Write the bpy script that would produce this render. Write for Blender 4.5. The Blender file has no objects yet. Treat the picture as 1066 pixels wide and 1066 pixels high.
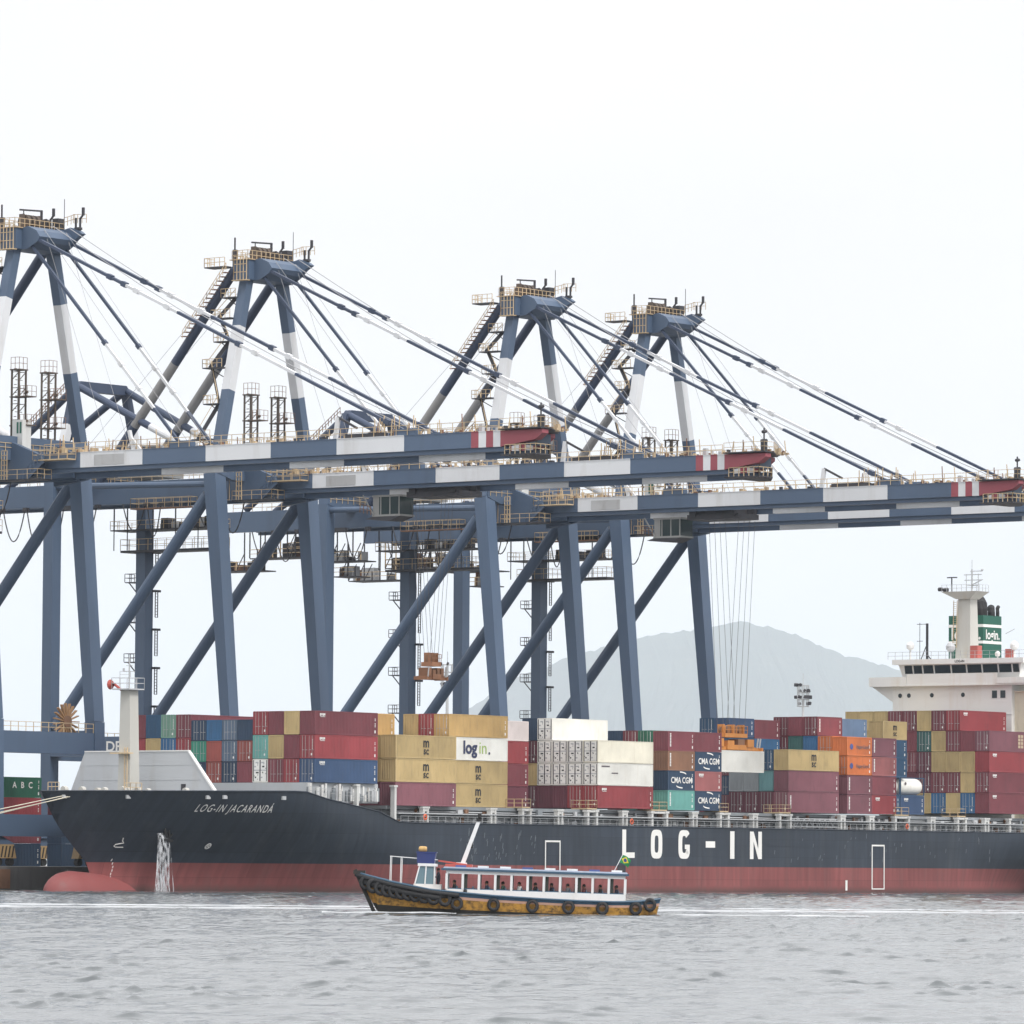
import bpy, math, random
import numpy as np
from mathutils import Vector, Matrix
R = math.radians
random.seed(7)
sc = bpy.context.scene
col = sc.collection

# ------------------------------------------------------------------ camera
HC = 3.2                                   # eye height above the water
PITCH = math.atan(370 / 5922.); ROLL = .007
cam = bpy.data.cameras.new('camera'); cam.sensor_width = 36; cam.lens = 200
cam.clip_start = 1; cam.clip_end = 120000
co = bpy.data.objects.new('camera', cam); col.objects.link(co)
Uw = Vector((0, -math.sin(PITCH), math.cos(PITCH))); Fw = Vector((0, math.cos(PITCH), math.sin(PITCH)))
Xw = Vector((1, 0, 0))
rt = Xw * math.cos(ROLL) + Uw * math.sin(ROLL); up = -Xw * math.sin(ROLL) + Uw * math.cos(ROLL)
m3 = Matrix((rt, up, -Fw)).transposed()
co.matrix_world = Matrix.Translation((0, 0, HC)) @ m3.to_4x4()
sc.camera = co

# ------------------------------------------------------------------ sky, sun, exposure
SUN_EL, SUN_AZ = R(48), R(143)             # high soft sun behind the photographer's right shoulder
w = bpy.data.worlds.new('World'); sc.world = w; w.use_nodes = True
nt = w.node_tree; N = nt.nodes; L = nt.links
bg = N['Background']; bg.inputs[1].default_value = .1
sky = N.new('ShaderNodeTexSky'); sky.sky_type = 'NISHITA'; sky.sun_disc = False
sky.sun_elevation = SUN_EL; sky.sun_rotation = SUN_AZ; sky.air_density = 1.0; sky.dust_density = 2.5
tc = N.new('ShaderNodeTexCoord'); sep = N.new('ShaderNodeSeparateXYZ'); L.new(tc.outputs['Generated'], sep.inputs[0])
rmp = N.new('ShaderNodeValToRGB'); L.new(sep.outputs[2], rmp.inputs[0])
el = rmp.color_ramp.elements
el[0].position = 0.0; el[0].color = (.685, .72, .775, 1)
el[1].position = 1.0; el[1].color = (1.45, 1.45, 1.48, 1)
for p, c in ((.045, (.745, .755, .785, 1)), (.09, (.792, .783, .787, 1)), (.15, (.806, .79, .79, 1)), (.26, (.9, .9, .91, 1)), (.5, (1.25, 1.25, 1.27, 1))):
    e = el.new(p); e.color = c
mp = N.new('ShaderNodeMapping'); mp.inputs['Scale'].default_value = (3, 3, 9); L.new(tc.outputs['Generated'], mp.inputs[0])
nz = N.new('ShaderNodeTexNoise'); nz.inputs['Scale'].default_value = 2.2; nz.inputs['Detail'].default_value = 4; L.new(mp.outputs[0], nz.inputs[0])
cr = N.new('ShaderNodeMapRange'); cr.inputs[1].default_value = .3; cr.inputs[2].default_value = .7; cr.inputs[3].default_value = 9.55; cr.inputs[4].default_value = 10.15
L.new(nz.outputs[0], cr.inputs[0])
mul = N.new('ShaderNodeVectorMath'); mul.operation = 'SCALE'; L.new(rmp.outputs[0], mul.inputs[0]); L.new(cr.outputs[0], mul.inputs['Scale'])
mx = N.new('ShaderNodeMix'); mx.data_type = 'RGBA'; mx.inputs[0].default_value = .955
L.new(sky.outputs[0], mx.inputs[6]); L.new(mul.outputs[0], mx.inputs[7]); L.new(mx.outputs[2], bg.inputs[0])
sd = bpy.data.lights.new('sun', 'SUN'); sd.energy = 1.75; sd.angle = R(14); sd.color = (1, .97, .93)
so = bpy.data.objects.new('sun', sd); col.objects.link(so)
sdir = Vector((math.cos(SUN_EL) * math.sin(SUN_AZ), math.cos(SUN_EL) * math.cos(SUN_AZ), math.sin(SUN_EL)))
so.rotation_euler = sdir.to_track_quat('Z', 'Y').to_euler()
vs = sc.view_settings
vs.view_transform = 'Standard'; vs.look = 'None'; vs.gamma = 1; vs.use_curve_mapping = False; vs.exposure = .42
cy = sc.cycles
cy.use_denoising = True; cy.max_bounces = 6; cy.volume_bounces = 1; cy.transparent_max_bounces = 8; cy.diffuse_bounces = 3; cy.glossy_bounces = 3
try: cy.denoiser = 'OPENIMAGEDENOISE'
except Exception: pass

# ------------------------------------------------------------------ harbour frame: p = out over the water, q = along the quay towards the stern, z up
AX = R(37.6); O = Vector((-21.6, 698., 0))
vP = Vector((math.cos(AX), -math.sin(AX), 0)); vQ = Vector((math.sin(AX), math.cos(AX), 0))
def W(p, q, z=0): return O + vP * p + vQ * q + Vector((0, 0, z))

# ------------------------------------------------------------------ materials
MATS = {}
def paint(name, rgb, rough=.55, var=.10, dirt=.25, dirtcol=(.12, .09, .07), scale=.5, streak=4., metal=0., spec=.5, bump=0.):
    if name in MATS: return MATS[name]
    m = bpy.data.materials.new(name); m.use_nodes = True
    t = m.node_tree; n = t.nodes; l = t.links; b = n['Principled BSDF']
    b.inputs['Roughness'].default_value = rough; b.inputs['Metallic'].default_value = metal
    b.inputs['Specular IOR Level'].default_value = spec
    tcn = n.new('ShaderNodeTexCoord'); oi = n.new('ShaderNodeObjectInfo')
    add = n.new('ShaderNodeVectorMath'); add.operation = 'ADD'
    sc_ = n.new('ShaderNodeMath'); sc_.operation = 'MULTIPLY'; sc_.inputs[1].default_value = 97.; l.new(oi.outputs['Random'], sc_.inputs[0])
    l.new(tcn.outputs['Object'], add.inputs[0]); l.new(sc_.outputs[0], add.inputs[1])
    mpn = n.new('ShaderNodeMapping'); mpn.inputs['Scale'].default_value = (1, 1, 1. / streak); l.new(add.outputs[0], mpn.inputs[0])
    no = n.new('ShaderNodeTexNoise'); no.inputs['Scale'].default_value = scale * 2; no.inputs['Detail'].default_value = 6; no.inputs['Roughness'].default_value = .65
    l.new(mpn.outputs[0], no.inputs[0])
    mr = n.new('ShaderNodeMapRange'); mr.inputs[1].default_value = .52; mr.inputs[2].default_value = .82; mr.inputs[3].default_value = 0; mr.inputs[4].default_value = dirt
    l.new(no.outputs[0], mr.inputs[0])
    no2 = n.new('ShaderNodeTexNoise'); no2.inputs['Scale'].default_value = scale * .35; no2.inputs['Detail'].default_value = 3; l.new(add.outputs[0], no2.inputs[0])
    hs = n.new('ShaderNodeHueSaturation'); hs.inputs['Color'].default_value = (*rgb, 1)
    mr2 = n.new('ShaderNodeMapRange'); mr2.inputs[1].default_value = .3; mr2.inputs[2].default_value = .7; mr2.inputs[3].default_value = 1 - var; mr2.inputs[4].default_value = 1 + var
    l.new(no2.outputs[0], mr2.inputs[0])
    mr3 = n.new('ShaderNodeMapRange'); mr3.inputs[3].default_value = 1 - var * .9; mr3.inputs[4].default_value = 1 + var * .9; l.new(oi.outputs['Random'], mr3.inputs[0])
    mm = n.new('ShaderNodeMath'); mm.operation = 'MULTIPLY'; l.new(mr2.outputs[0], mm.inputs[0]); l.new(mr3.outputs[0], mm.inputs[1]); l.new(mm.outputs[0], hs.inputs['Value'])
    mi = n.new('ShaderNodeMix'); mi.data_type = 'RGBA'; l.new(mr.outputs[0], mi.inputs[0]); l.new(hs.outputs[0], mi.inputs[6]); mi.inputs[7].default_value = (*dirtcol, 1)
    l.new(mi.outputs[2], b.inputs['Base Color'])
    if bump:
        bn = n.new('ShaderNodeBump'); bn.inputs['Strength'].default_value = bump; bn.inputs['Distance'].default_value = .05; l.new(no.outputs[0], bn.inputs['Height']); l.new(bn.outputs[0], b.inputs['Normal'])
    MATS[name] = m
    return m
BLUE = paint('crane_blue_paint', (.072, .110, .174), .5, .08, .45, (.045, .062, .09), .14, 7)
BLUED = paint('dark_blue_stay_paint', (.038, .056, .10), .5, .1, .4, (.03, .035, .05), .3, 4)
WHITE = paint('crane_white_paint', (.64, .65, .665), .5, .06, .45, (.36, .33, .29), .25, 6)
RED = paint('crane_red_paint', (.30, .065, .085), .5, .06, .2, (.2, .08, .07), .3, 4)
YEL = paint('yellow_rail_paint', (.54, .41, .25), .6, .15, .55, (.30, .15, .07), .7, 2)
DARK = paint('dark_steel', (.035, .035, .042), .6, .15, .5, (.09, .055, .035), .8, 2)
RUST = paint('rusty_steel', (.20, .105, .06), .8, .2, .6, (.10, .05, .03), .9, 2)
GALV = paint('galvanised_steel', (.45, .46, .47), .5, .1, .35, (.2, .18, .15), .6, 3)
GLASS = paint('dark_glass', (.02, .03, .035), .12, .05, 0., spec=.6)
ROPE = paint('wire_rope', (.10, .10, .11), .6, .05, .1)
SHIPW = paint('ship_white_paint', (.77, .765, .745), .5, .04, .45, (.55, .43, .30), .25, 8)
SHIPG = paint('ship_grey_paint', (.46, .475, .49), .55, .06, .5, (.36, .33, .29), .25, 6)
MASTG = paint('mast_buff_paint', (.50, .49, .45), .55, .05, .5, (.42, .33, .2), .4, 8)
POST = paint('lashing_post_paint', (.60, .60, .58), .55, .05, .45, (.33, .26, .2), .6, 3)
COAM = paint('hatch_coaming_paint', (.23, .25, .265), .6, .12, .5, (.2, .17, .16), .5, 3)
HULL = paint('hull_black_paint', (.027, .036, .051), .5, .12, .45, (.085, .095, .105), .16, 7, spec=.4)
BOOT = paint('hull_red_antifouling', (.215, .062, .060), .68, .14, .6, (.15, .085, .08), .18, 7)
def plates(m, wd, ht, amt):      # welded plates, each a shade of its own, and stains running down from the seams
    t = m.node_tree; n = t.nodes; l = t.links; b = n['Principled BSDF']; src = b.inputs['Base Color'].links[0].from_socket
    tcn = n.new('ShaderNodeTexCoord'); sp = n.new('ShaderNodeSeparateXYZ'); l.new(tcn.outputs['Object'], sp.inputs[0]); cb = n.new('ShaderNodeCombineXYZ'); l.new(sp.outputs[1], cb.inputs[0]); l.new(sp.outputs[2], cb.inputs[1])
    br = n.new('ShaderNodeTexBrick'); br.inputs['Scale'].default_value = 1; br.inputs['Brick Width'].default_value = wd; br.inputs['Row Height'].default_value = ht; br.inputs['Mortar Size'].default_value = .035; br.inputs['Mortar Smooth'].default_value = .5
    br.inputs['Color1'].default_value = (1 - amt,) * 3 + (1,); br.inputs['Color2'].default_value = (1 + amt,) * 3 + (1,); br.inputs['Mortar'].default_value = (.72, .72, .72, 1); l.new(cb.outputs[0], br.inputs[0])
    mpn = n.new('ShaderNodeMapping'); mpn.inputs['Scale'].default_value = (1.3, .10, 1); l.new(cb.outputs[0], mpn.inputs[0]); no = n.new('ShaderNodeTexNoise'); no.inputs['Scale'].default_value = 1.; no.inputs['Detail'].default_value = 5; l.new(mpn.outputs[0], no.inputs[0])
    mr = n.new('ShaderNodeMapRange'); mr.inputs[1].default_value = .35; mr.inputs[2].default_value = .72; mr.inputs[3].default_value = .88; mr.inputs[4].default_value = 1.2; l.new(no.outputs[0], mr.inputs[0])
    m1 = n.new('ShaderNodeMix'); m1.data_type = 'RGBA'; m1.blend_type = 'MULTIPLY'; m1.inputs[0].default_value = 1; l.new(src, m1.inputs[6]); l.new(br.outputs[0], m1.inputs[7])
    v = n.new('ShaderNodeVectorMath'); v.operation = 'SCALE'; l.new(m1.outputs[2], v.inputs[0]); l.new(mr.outputs[0], v.inputs['Scale']); 
    if amt == .08:      # weed and slime along the waterline
        zn = n.new('ShaderNodeMath'); zn.operation = 'MULTIPLY_ADD'; zn.inputs[1].default_value = -1.2; l.new(no.outputs[0], zn.inputs[0]); l.new(sp.outputs[2], zn.inputs[2])
        zr = n.new('ShaderNodeMapRange'); zr.inputs[1].default_value = -.5; zr.inputs[2].default_value = .35; zr.inputs[3].default_value = .85; zr.inputs[4].default_value = 0; l.new(zn.outputs[0], zr.inputs[0])
        m2 = n.new('ShaderNodeMix'); m2.data_type = 'RGBA'; l.new(zr.outputs[0], m2.inputs[0]); l.new(v.outputs[0], m2.inputs[6]); m2.inputs[7].default_value = (.07, .045, .04, 1); l.new(m2.outputs[2], b.inputs['Base Color'])
    else: l.new(v.outputs[0], b.inputs['Base Color'])
plates(HULL, 9, 2.4, .09); plates(BOOT, 9, 1.75, .08)
LETW = paint('white_lettering', (.80, .79, .76), .5, .03, .25, (.55, .5, .42), .6, 5)
FUNG = paint('funnel_green', (.012, .105, .070), .5, .05, .1)
BLACK = paint('soot_black', (.012, .012, .013), .7, .1, .1)
CONC = paint('quay_concrete', (.16, .155, .15), .9, .15, .6, (.06, .06, .055), .3, 5)
PAVE = paint('quay_paving', (.22, .215, .2), .9, .1, .3, (.12, .12, .11), .1, 1)
RUBB = paint('black_rubber', (.016, .016, .018), .7, .15, .4, (.05, .045, .04), 2., 1)
ORANGE = paint('spreader_orange', (.55, .22, .05), .55, .12, .5, (.2, .1, .05), .8, 2)
STRIPE = paint('hazard_yellow', (.30, .20, .09), .6, .15, .8, (.10, .07, .045), 1.2, 1.5)

# ------------------------------------------------------------------ mesh builder
class MB:
    def __init__(s): s.v = []; s.f = []; s.m = []
    def face(s, pts, mi=0):
        i = len(s.v); s.v += [tuple(p) for p in pts]; s.f.append(tuple(range(i, i + len(pts)))); s.m.append(mi)
    def box(s, a, b, mi=0):
        x0, y0, z0 = (min(a[i], b[i]) for i in range(3)); x1, y1, z1 = (max(a[i], b[i]) for i in range(3))
        s.hexa([(x0, y0, z0), (x1, y0, z0), (x1, y1, z0), (x0, y1, z0)], [(x0, y0, z1), (x1, y0, z1), (x1, y1, z1), (x0, y1, z1)], mi)
    def hexa(s, lo, hi, mi=0):
        i = len(s.v); n = len(lo); s.v += [tuple(p) for p in lo] + [tuple(p) for p in hi]
        s.f.append(tuple(i + k for k in reversed(range(n)))); s.f.append(tuple(i + n + k for k in range(n)))
        for k in range(n): s.f.append((i + k, i + (k + 1) % n, i + n + (k + 1) % n, i + n + k))
        s.m += [mi] * (n + 2)
    def prism(s, poly, axis, a, b, mi=0):
        def mk(t):
            o = []
            for (c, d) in poly: o.append({'x': (t, c, d), 'y': (c, t, d), 'z': (c, d, t)}[axis])
            return o
        s.hexa(mk(a), mk(b), mi)
    def beam(s, a, b, wx, wy, ref=(0, 0, 1), mi=0, w2=None):
        a = Vector(a); b = Vector(b); d = (b - a).normalized(); r = Vector(ref)
        if abs(d.dot(r)) > .98: r = Vector((0, 1, 0))
        sx = d.cross(r).normalized(); sy = sx.cross(d).normalized()
        w2 = w2 or (wx, wy)
        def ring(c, u, v): return [c + sx * i * u / 2 + sy * j * v / 2 for i, j in ((-1, -1), (1, -1), (1, 1), (-1, 1))]
        s.hexa(ring(a, wx, wy), ring(b, *w2), mi)
    def tube(s, a, b, r, n=8, mi=0, r2=None):
        a = Vector(a); b = Vector(b); d = (b - a).normalized(); q = Vector((0, 0, 1)) if abs(d.z) < .9 else Vector((1, 0, 0))
        u = d.cross(q).normalized(); v = d.cross(u); r2 = r if r2 is None else r2
        f = lambda c, rr: [c + u * rr * math.cos(2 * math.pi * k / n) + v * rr * math.sin(2 * math.pi * k / n) for k in range(n)]
        s.hexa(f(a, r)[::-1], f(b, r2)[::-1], mi)
    def path(s, pts, r, n=6, mi=0):
        pts = [Vector(p) for p in pts]; rings = []
        for i, p in enumerate(pts):
            d = (pts[min(i + 1, len(pts) - 1)] - pts[max(i - 1, 0)]).normalized(); q = Vector((0, 0, 1)) if abs(d.z) < .9 else Vector((1, 0, 0))
            u = d.cross(q).normalized(); v = d.cross(u); k0 = len(s.v)
            s.v += [tuple(p + u * r * math.cos(2 * math.pi * k / n) + v * r * math.sin(2 * math.pi * k / n)) for k in range(n)]; rings.append(k0)
        for a, b in zip(rings[:-1], rings[1:]):
            for k in range(n): s.f.append((a + k, a + (k + 1) % n, b + (k + 1) % n, b + k)); s.m.append(mi)
    def lathe(s, prof, c, axis='z', n=16, mi=0):
        rings = []
        for (r, h) in prof:
            k0 = len(s.v)
            for k in range(n):
                t = 2 * math.pi * k / n; a, b = r * math.cos(t), r * math.sin(t)
                s.v.append({'z': (c[0] + a, c[1] + b, c[2] + h), 'y': (c[0] + a, c[1] + h, c[2] + b), 'x': (c[0] + h, c[1] + a, c[2] + b)}[axis])
            rings.append(k0)
        for a, b in zip(rings[:-1], rings[1:]):
            for k in range(n): s.f.append((a + k, a + (k + 1) % n, b + (k + 1) % n, b + k)); s.m.append(mi)
    def rail(s, pts, h=1.1, gap=1.6, t=.07, mi=0, mids=1):
        pts = [Vector(p) for p in pts]; t *= .78
        for a, b in zip(pts[:-1], pts[1:]):
            n = max(1, int((b - a).length / gap + .5))
            for k in range(n + 1):
                c = a.lerp(b, k / n); s.beam(c, c + Vector((0, 0, h)), t, t, mi=mi)
            for j in range(mids + 1):
                z = Vector((0, 0, h * (j + 1) / (mids + 1))); s.beam(a + z, b + z, t, t, mi=mi)
    def deckrail(s, x0, x1, y0, y1, z, h=1.1, mi=0, fl=0, th=.15, open_=()):
        s.box((x0, y0, z - th), (x1, y1, z), fl)
        c = [(x0, y0, z), (x1, y0, z), (x1, y1, z), (x0, y1, z), (x0, y0, z)]
        for k in range(4):
            if k not in open_: s.rail(c[k:k + 2], h, mi=mi)
    def build(s, name, mats, parent=None, loc=None, rot=None, smooth=False, off=None):
        me = bpy.data.meshes.new(name)
        v = s.v if off is None else [(a + off[0], b + off[1], c + off[2]) for a, b, c in s.v]
        me.from_pydata([tuple(x) for x in v], [], s.f)
        mats = mats if isinstance(mats, (list, tuple)) else [mats]
        for m in mats: me.materials.append(m)
        if len(mats) > 1: me.polygons.foreach_set('material_index', s.m)
        if smooth: me.polygons.foreach_set('use_smooth', [True] * len(s.f))
        me.validate(); me.update()
        o = bpy.data.objects.new(name, me); col.objects.link(o)
        if parent: o.parent = parent
        if loc is not None: o.location = loc
        if rot is not None: o.rotation_euler = rot
        return o
def tag(o, label=None, cat=None, group=None, kind=None):
    for k, x in (('label', label), ('category', cat), ('group', group), ('kind', kind)):
        if x: o[k] = x
    return o
def thing(name, label, cat, loc, rz=-AX, group=None):
    o = bpy.data.objects.new(name, None); col.objects.link(o); o.location = loc; o.rotation_euler = (0, 0, rz)
    return tag(o, label, cat, group)
def kids(o): return [c for c in bpy.data.objects if c.parent == o]
def copy_tree(o, parent=None, tree=None):
    c = o.copy(); col.objects.link(c); c.parent = parent
    for ch in (tree or kids)(o): copy_tree(ch, c, tree)
    return c
def text(name, s, size, mat, parent, loc, rot, bold=0., sx=1., depth=.02, shear=0., align='CENTER', mapf=None, space=1.):
    cu = bpy.data.curves.new(name, 'FONT'); cu.body = s; cu.size = 1; cu.align_x = align; cu.align_y = 'CENTER'; cu.offset = bold; cu.shear = shear; cu.resolution_u = 3; cu.space_character = space
    o = bpy.data.objects.new(name, cu); col.objects.link(o)
    dg = bpy.context.evaluated_depsgraph_get(); me = bpy.data.meshes.new_from_object(o.evaluated_get(dg))
    col.objects.unlink(o); bpy.data.objects.remove(o)
    for v in me.vertices:
        x, y = v.co.x * size * sx, v.co.y * size
        v.co = mapf(x, y) if mapf else (x, y, 0)
    me.materials.clear(); me.materials.append(mat); me.name = name
    r = bpy.data.objects.new(name, me); col.objects.link(r); r.parent = parent
    if mapf is None: r.location = loc; r.rotation_euler = rot
    return r
ROT_P = (R(90), 0, R(90)); ROT_Q = (R(90), 0, 0)      # lettering on a face looking out over the water / looking towards the bow

# ------------------------------------------------------------------ water
def water_mat():
    m = bpy.data.materials.new('sea_water'); m.use_nodes = True; t = m.node_tree; n = t.nodes; l = t.links; b = n['Principled BSDF']
    b.inputs['Base Color'].default_value = (.122, .133, .138, 1); b.inputs['Roughness'].default_value = .08; b.inputs['IOR'].default_value = 1.33
    g = n.new('ShaderNodeNewGeometry')
    mp = n.new('ShaderNodeMapping'); mp.inputs['Scale'].default_value = (1., .8, 1); l.new(g.outputs['Position'], mp.inputs[0])
    a = n.new('ShaderNodeTexNoise'); a.inputs['Scale'].default_value = 3.2; a.inputs['Detail'].default_value = 6; a.inputs['Roughness'].default_value = .6; l.new(mp.outputs[0], a.inputs[0])
    bp = n.new('ShaderNodeBump'); bp.inputs['Strength'].default_value = .22; bp.inputs['Distance'].default_value = .10; l.new(a.outputs[0], bp.inputs['Height']); l.new(bp.outputs[0], b.inputs['Normal'])
    return m
WATER = water_mat()
rng = np.random.default_rng(11)
rr = np.concatenate([np.linspace(40, 100, 120)[:-1], 100 * np.exp(np.linspace(0, math.log(920 / 100.), 2500))])
th = np.concatenate([np.linspace(-.5, -.125, 130)[:-1], np.linspace(-.125, .125, 340), np.linspace(.125, .5, 130)[1:]])
nx, ny = len(th), len(rr)
Rr, Th = np.meshgrid(rr, th, indexing='ij')
X = Rr * np.sin(Th); Y = Rr * np.cos(Th); Z = np.zeros_like(X); DX = np.zeros_like(X); DY = np.zeros_like(X)
def sines(n, l0, l1, asp, seed):      # soft random field of unit spread
    q = np.random.default_rng(seed); f = np.zeros_like(X)
    for k in range(n):
        l_ = l0 * (l1 / l0) ** q.random(); f += np.sin(2 * math.pi * (X * math.cos(q.random() * 6.28) / l_ + Y * math.sin(q.random() * 6.28) / (l_ * asp)) + q.random() * 6.28)
    return f / math.sqrt(n / 2.)
env = .80 + 1.55 * np.clip(sines(9, 1.0, 4.2, 2.2, 3) - .1, 0, 1.7) * (.65 + .35 * np.clip(sines(5, 14, 45, 2.5, 8), -1, 1.5))
for k in range(95):
    short = k < 62
    lam = .45 * (1.9 / .45) ** rng.random() if short else 2.2 * (9 / 2.2) ** rng.random()
    a = (.0165 if short else .0125) * lam / 6.283; dirn = rng.normal(-1.7, .55 if short else .45); ph = rng.random() * 6.28
    kx, ky = math.cos(dirn) * 2 * math.pi / lam, math.sin(dirn) * 2 * math.pi / lam
    arg = kx * X + ky * Y + ph; e_ = env * a if short else a
    Z += np.cos(arg) * e_; DX -= np.sin(arg) * e_ * math.cos(dirn) * 1.2; DY -= np.sin(arg) * e_ * math.sin(dirn) * 1.2
edge = np.clip((920 - Rr) / 160, 0, 1) * np.clip((Rr - 40) / 10, 0, 1) * np.clip((.5 - np.abs(Th)) / .03, 0, 1)
calm = 1 - .6 * np.exp(-((Y - 432) / 14.) ** 2)
calm = np.where(np.abs(Y - 432) < 60, calm, 1)
Z *= edge * calm; DX *= edge * calm; DY *= edge * calm
# smooth wash left across the water by a vessel that has passed: a low swell
Z += .10 * np.exp(-((Y - 434 - 3 * np.sin(X * .03)) / 7.) ** 2)
me = bpy.data.meshes.new('sea')
vv = np.stack([X + DX, Y + DY, Z], -1).reshape(-1, 3).astype(np.float32)
i0 = (np.arange(ny - 1)[:, None] * nx + np.arange(nx - 1)[None]).reshape(-1)
ff = np.stack([i0, i0 + 1, i0 + nx + 1, i0 + nx], -1).astype(np.int32)
me.vertices.add(len(vv)); me.vertices.foreach_set('co', vv.reshape(-1)); me.loops.add(ff.size); me.loops.foreach_set('vertex_index', ff.reshape(-1))
me.polygons.add(len(ff)); me.polygons.foreach_set('loop_start', np.arange(len(ff), dtype=np.int32) * 4)
me.update(calc_edges=True); me.polygons.foreach_set('use_smooth', np.ones(len(ff), dtype=bool)); me.materials.append(WATER)
tag_w = bpy.data.objects.new('sea', me); col.objects.link(tag_w); tag(tag_w, kind='structure')
b = MB()   # still water all round the detailed sheet, out to the horizon, meeting its flat rim
RS = [0, 40, 920, 3000, 60000]; TS = sorted(set([-.5, .5] + [-math.pi + k * math.pi / 12 for k in range(25)]))
TS = [t for t in TS if abs(t) >= .5 or abs(t) < 1e-6]
def pol(r_, t): return (r_ * math.sin(t), r_ * math.cos(t), 0)
for r0, r1 in zip(RS[:-1], RS[1:]):
    for t0, t1 in zip(TS[:-1], TS[1:]):
        inside = t0 >= -.501 and t1 <= .501
        if inside and r0 == 40: continue
        if inside and r0 in (0, 920):      # rim rows follow the sheet's own columns
            cs = [t for t in th if t0 - 1e-9 <= t <= t1 + 1e-9]
            cs = sorted(set([t0] + cs + [t1])) if True else cs
            for a0, a1 in zip(cs[:-1], cs[1:]):
                if r0 == 0: b.face([(0, 0, 0), pol(r1, a0), pol(r1, a1)][::-1])
                else: b.face([pol(r0, a0), pol(r1, a0), pol(r1, a1), pol(r0, a1)][::-1])
        elif r0 == 0: b.face([(0, 0, 0), pol(r1, t0), pol(r1, t1)][::-1])
        else: b.face([pol(r0, t0), pol(r1, t0), pol(r1, t1), pol(r0, t1)][::-1])
tag(b.build('open_water', WATER), kind='structure')
# foam left by passing vessels
def foam_mat(name, dens, sx, sy):
    m = bpy.data.materials.new(name); m.use_nodes = True; t = m.node_tree; n = t.nodes; l = t.links; b = n['Principled BSDF']
    b.inputs['Base Color'].default_value = (.72, .74, .76, 1); b.inputs['Roughness'].default_value = .7
    g = n.new('ShaderNodeTexCoord'); mp = n.new('ShaderNodeMapping'); mp.inputs['Scale'].default_value = (sx, sy, 1); l.new(g.outputs['Object'], mp.inputs[0])
    a = n.new('ShaderNodeTexNoise'); a.inputs['Scale'].default_value = 1; a.inputs['Detail'].default_value = 8; a.inputs['Roughness'].default_value = .7; l.new(mp.outputs[0], a.inputs[0])
    uv = n.new('ShaderNodeVertexColor') if False else n.new('ShaderNodeAttribute'); uv.attribute_name = 'edge'
    ad = n.new('ShaderNodeMath'); ad.operation = 'ADD'; l.new(a.outputs[0], ad.inputs[0]); l.new(uv.outputs['Fac'], ad.inputs[1])
    mr = n.new('ShaderNodeMapRange'); mr.inputs[1].default_value = 1.0 - dens; mr.inputs[2].default_value = 1.6 - dens; mr.inputs[4].default_value = .8; l.new(ad.outputs[0], mr.inputs[0]); l.new(mr.outputs[0], b.inputs['Alpha'])
    return m
def foam(name, label, x0, x1, yc, wid, hgt, dens, sx=.25, sy=.5, n1=220, n2=14, taper=None):
    me = bpy.data.meshes.new(name); vs_, fs, ed = [], [], []
    for i in range(n1 + 1):
        u = i / n1; x = x0 + (x1 - x0) * u; wv = wid * (taper(u) if taper else 1)
        for j in range(n2 + 1):
            v = j / n2 * 2 - 1; yy = yc(x) + v * wv + .3 * math.sin(x * .7 + j); e = max(0, 1 - v * v)
            vs_.append((x, yy, .05 + hgt * e * (.75 + .25 * math.sin(x * 1.3 + v * 3) * math.sin(x * .41)))); ed.append(e * .6)
    for i in range(n1):
        for j in range(n2):
            a = i * (n2 + 1) + j; fs.append((a, a + n2 + 1, a + n2 + 2, a + 1))
    me.from_pydata(vs_, [], fs); at = me.attributes.new('edge', 'FLOAT', 'POINT'); at.data.foreach_set('value', ed)
    me.polygons.foreach_set('use_smooth', [True] * len(fs)); me.materials.append(foam_mat(name + '_foam', dens, sx, sy))
    o = bpy.data.objects.new(name, me); col.objects.link(o); return tag(o, label, 'foam', kind='stuff')
foam('wake_foam', 'long white wake band lying across the water behind the ferry', -110, 110, lambda x: 436 + 2.5 * math.sin(x * .02) - x * .01, 30, .05, .39, .22, .10, 500, 20)
foam('bow_wave', 'white foam along the near side of the ferry bow', -12.4, -3.5, lambda x: 378.1 + .03 * x, 1.1, .2, .40, .9, 1.2, 120, 12, lambda u: .5 + .7 * math.sin(math.pi * min(1, u + .15)))
foam('hull_wash', 'thin white foam along the ferry waterline amidships', -4, 10.5, lambda x: 378.6, .8, .06, .24, 1.1, 1.4, 120, 8)
foam('stern_wash', 'white churned foam just behind the ferry stern', 10.2, 24, lambda x: 381, 2.2, .12, .34, .5, .8, 90, 10, lambda u: 1 - .4 * u)

# ------------------------------------------------------------------ quay, land and far hill
QZ = 2.9
b = MB(); c8 = [(-31, -500), (-31, 600), (-900, 600), (-900, -500)]
b.hexa([W(p, q, -6) for p, q in c8], [W(p, q, QZ) for p, q in c8]); tag(b.build('quay', CONC), kind='structure')
b = MB(); b.face([W(p, q, QZ + .004) for p, q in ((-31.8, -500), (-31.8, 600), (-899, 600), (-899, -500))][::1]); tag(b.build('quay_pavement', PAVE), kind='structure')
for i, q in enumerate(range(-64, 200, 13)):
    f = thing('quay_fender', 'brown rubber fender panel on the quay wall %s' % ('left of the ship bow' if q < -38 else 'hidden behind the ship'), 'fender', W(-30.98, q - 1.2, 0), group='fenders on the quay wall')
    mb = MB(); mb.box((0, -1.15, .2), (.55, 1.15, 2.55)); mb.build('panel', RUST if i % 2 else CONC, f)
    mb = MB(); mb.tube((-.3, 0, 1.4), (.1, 0, 1.4), .55, 10); mb.build('cone', RUBB, f)
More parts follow.
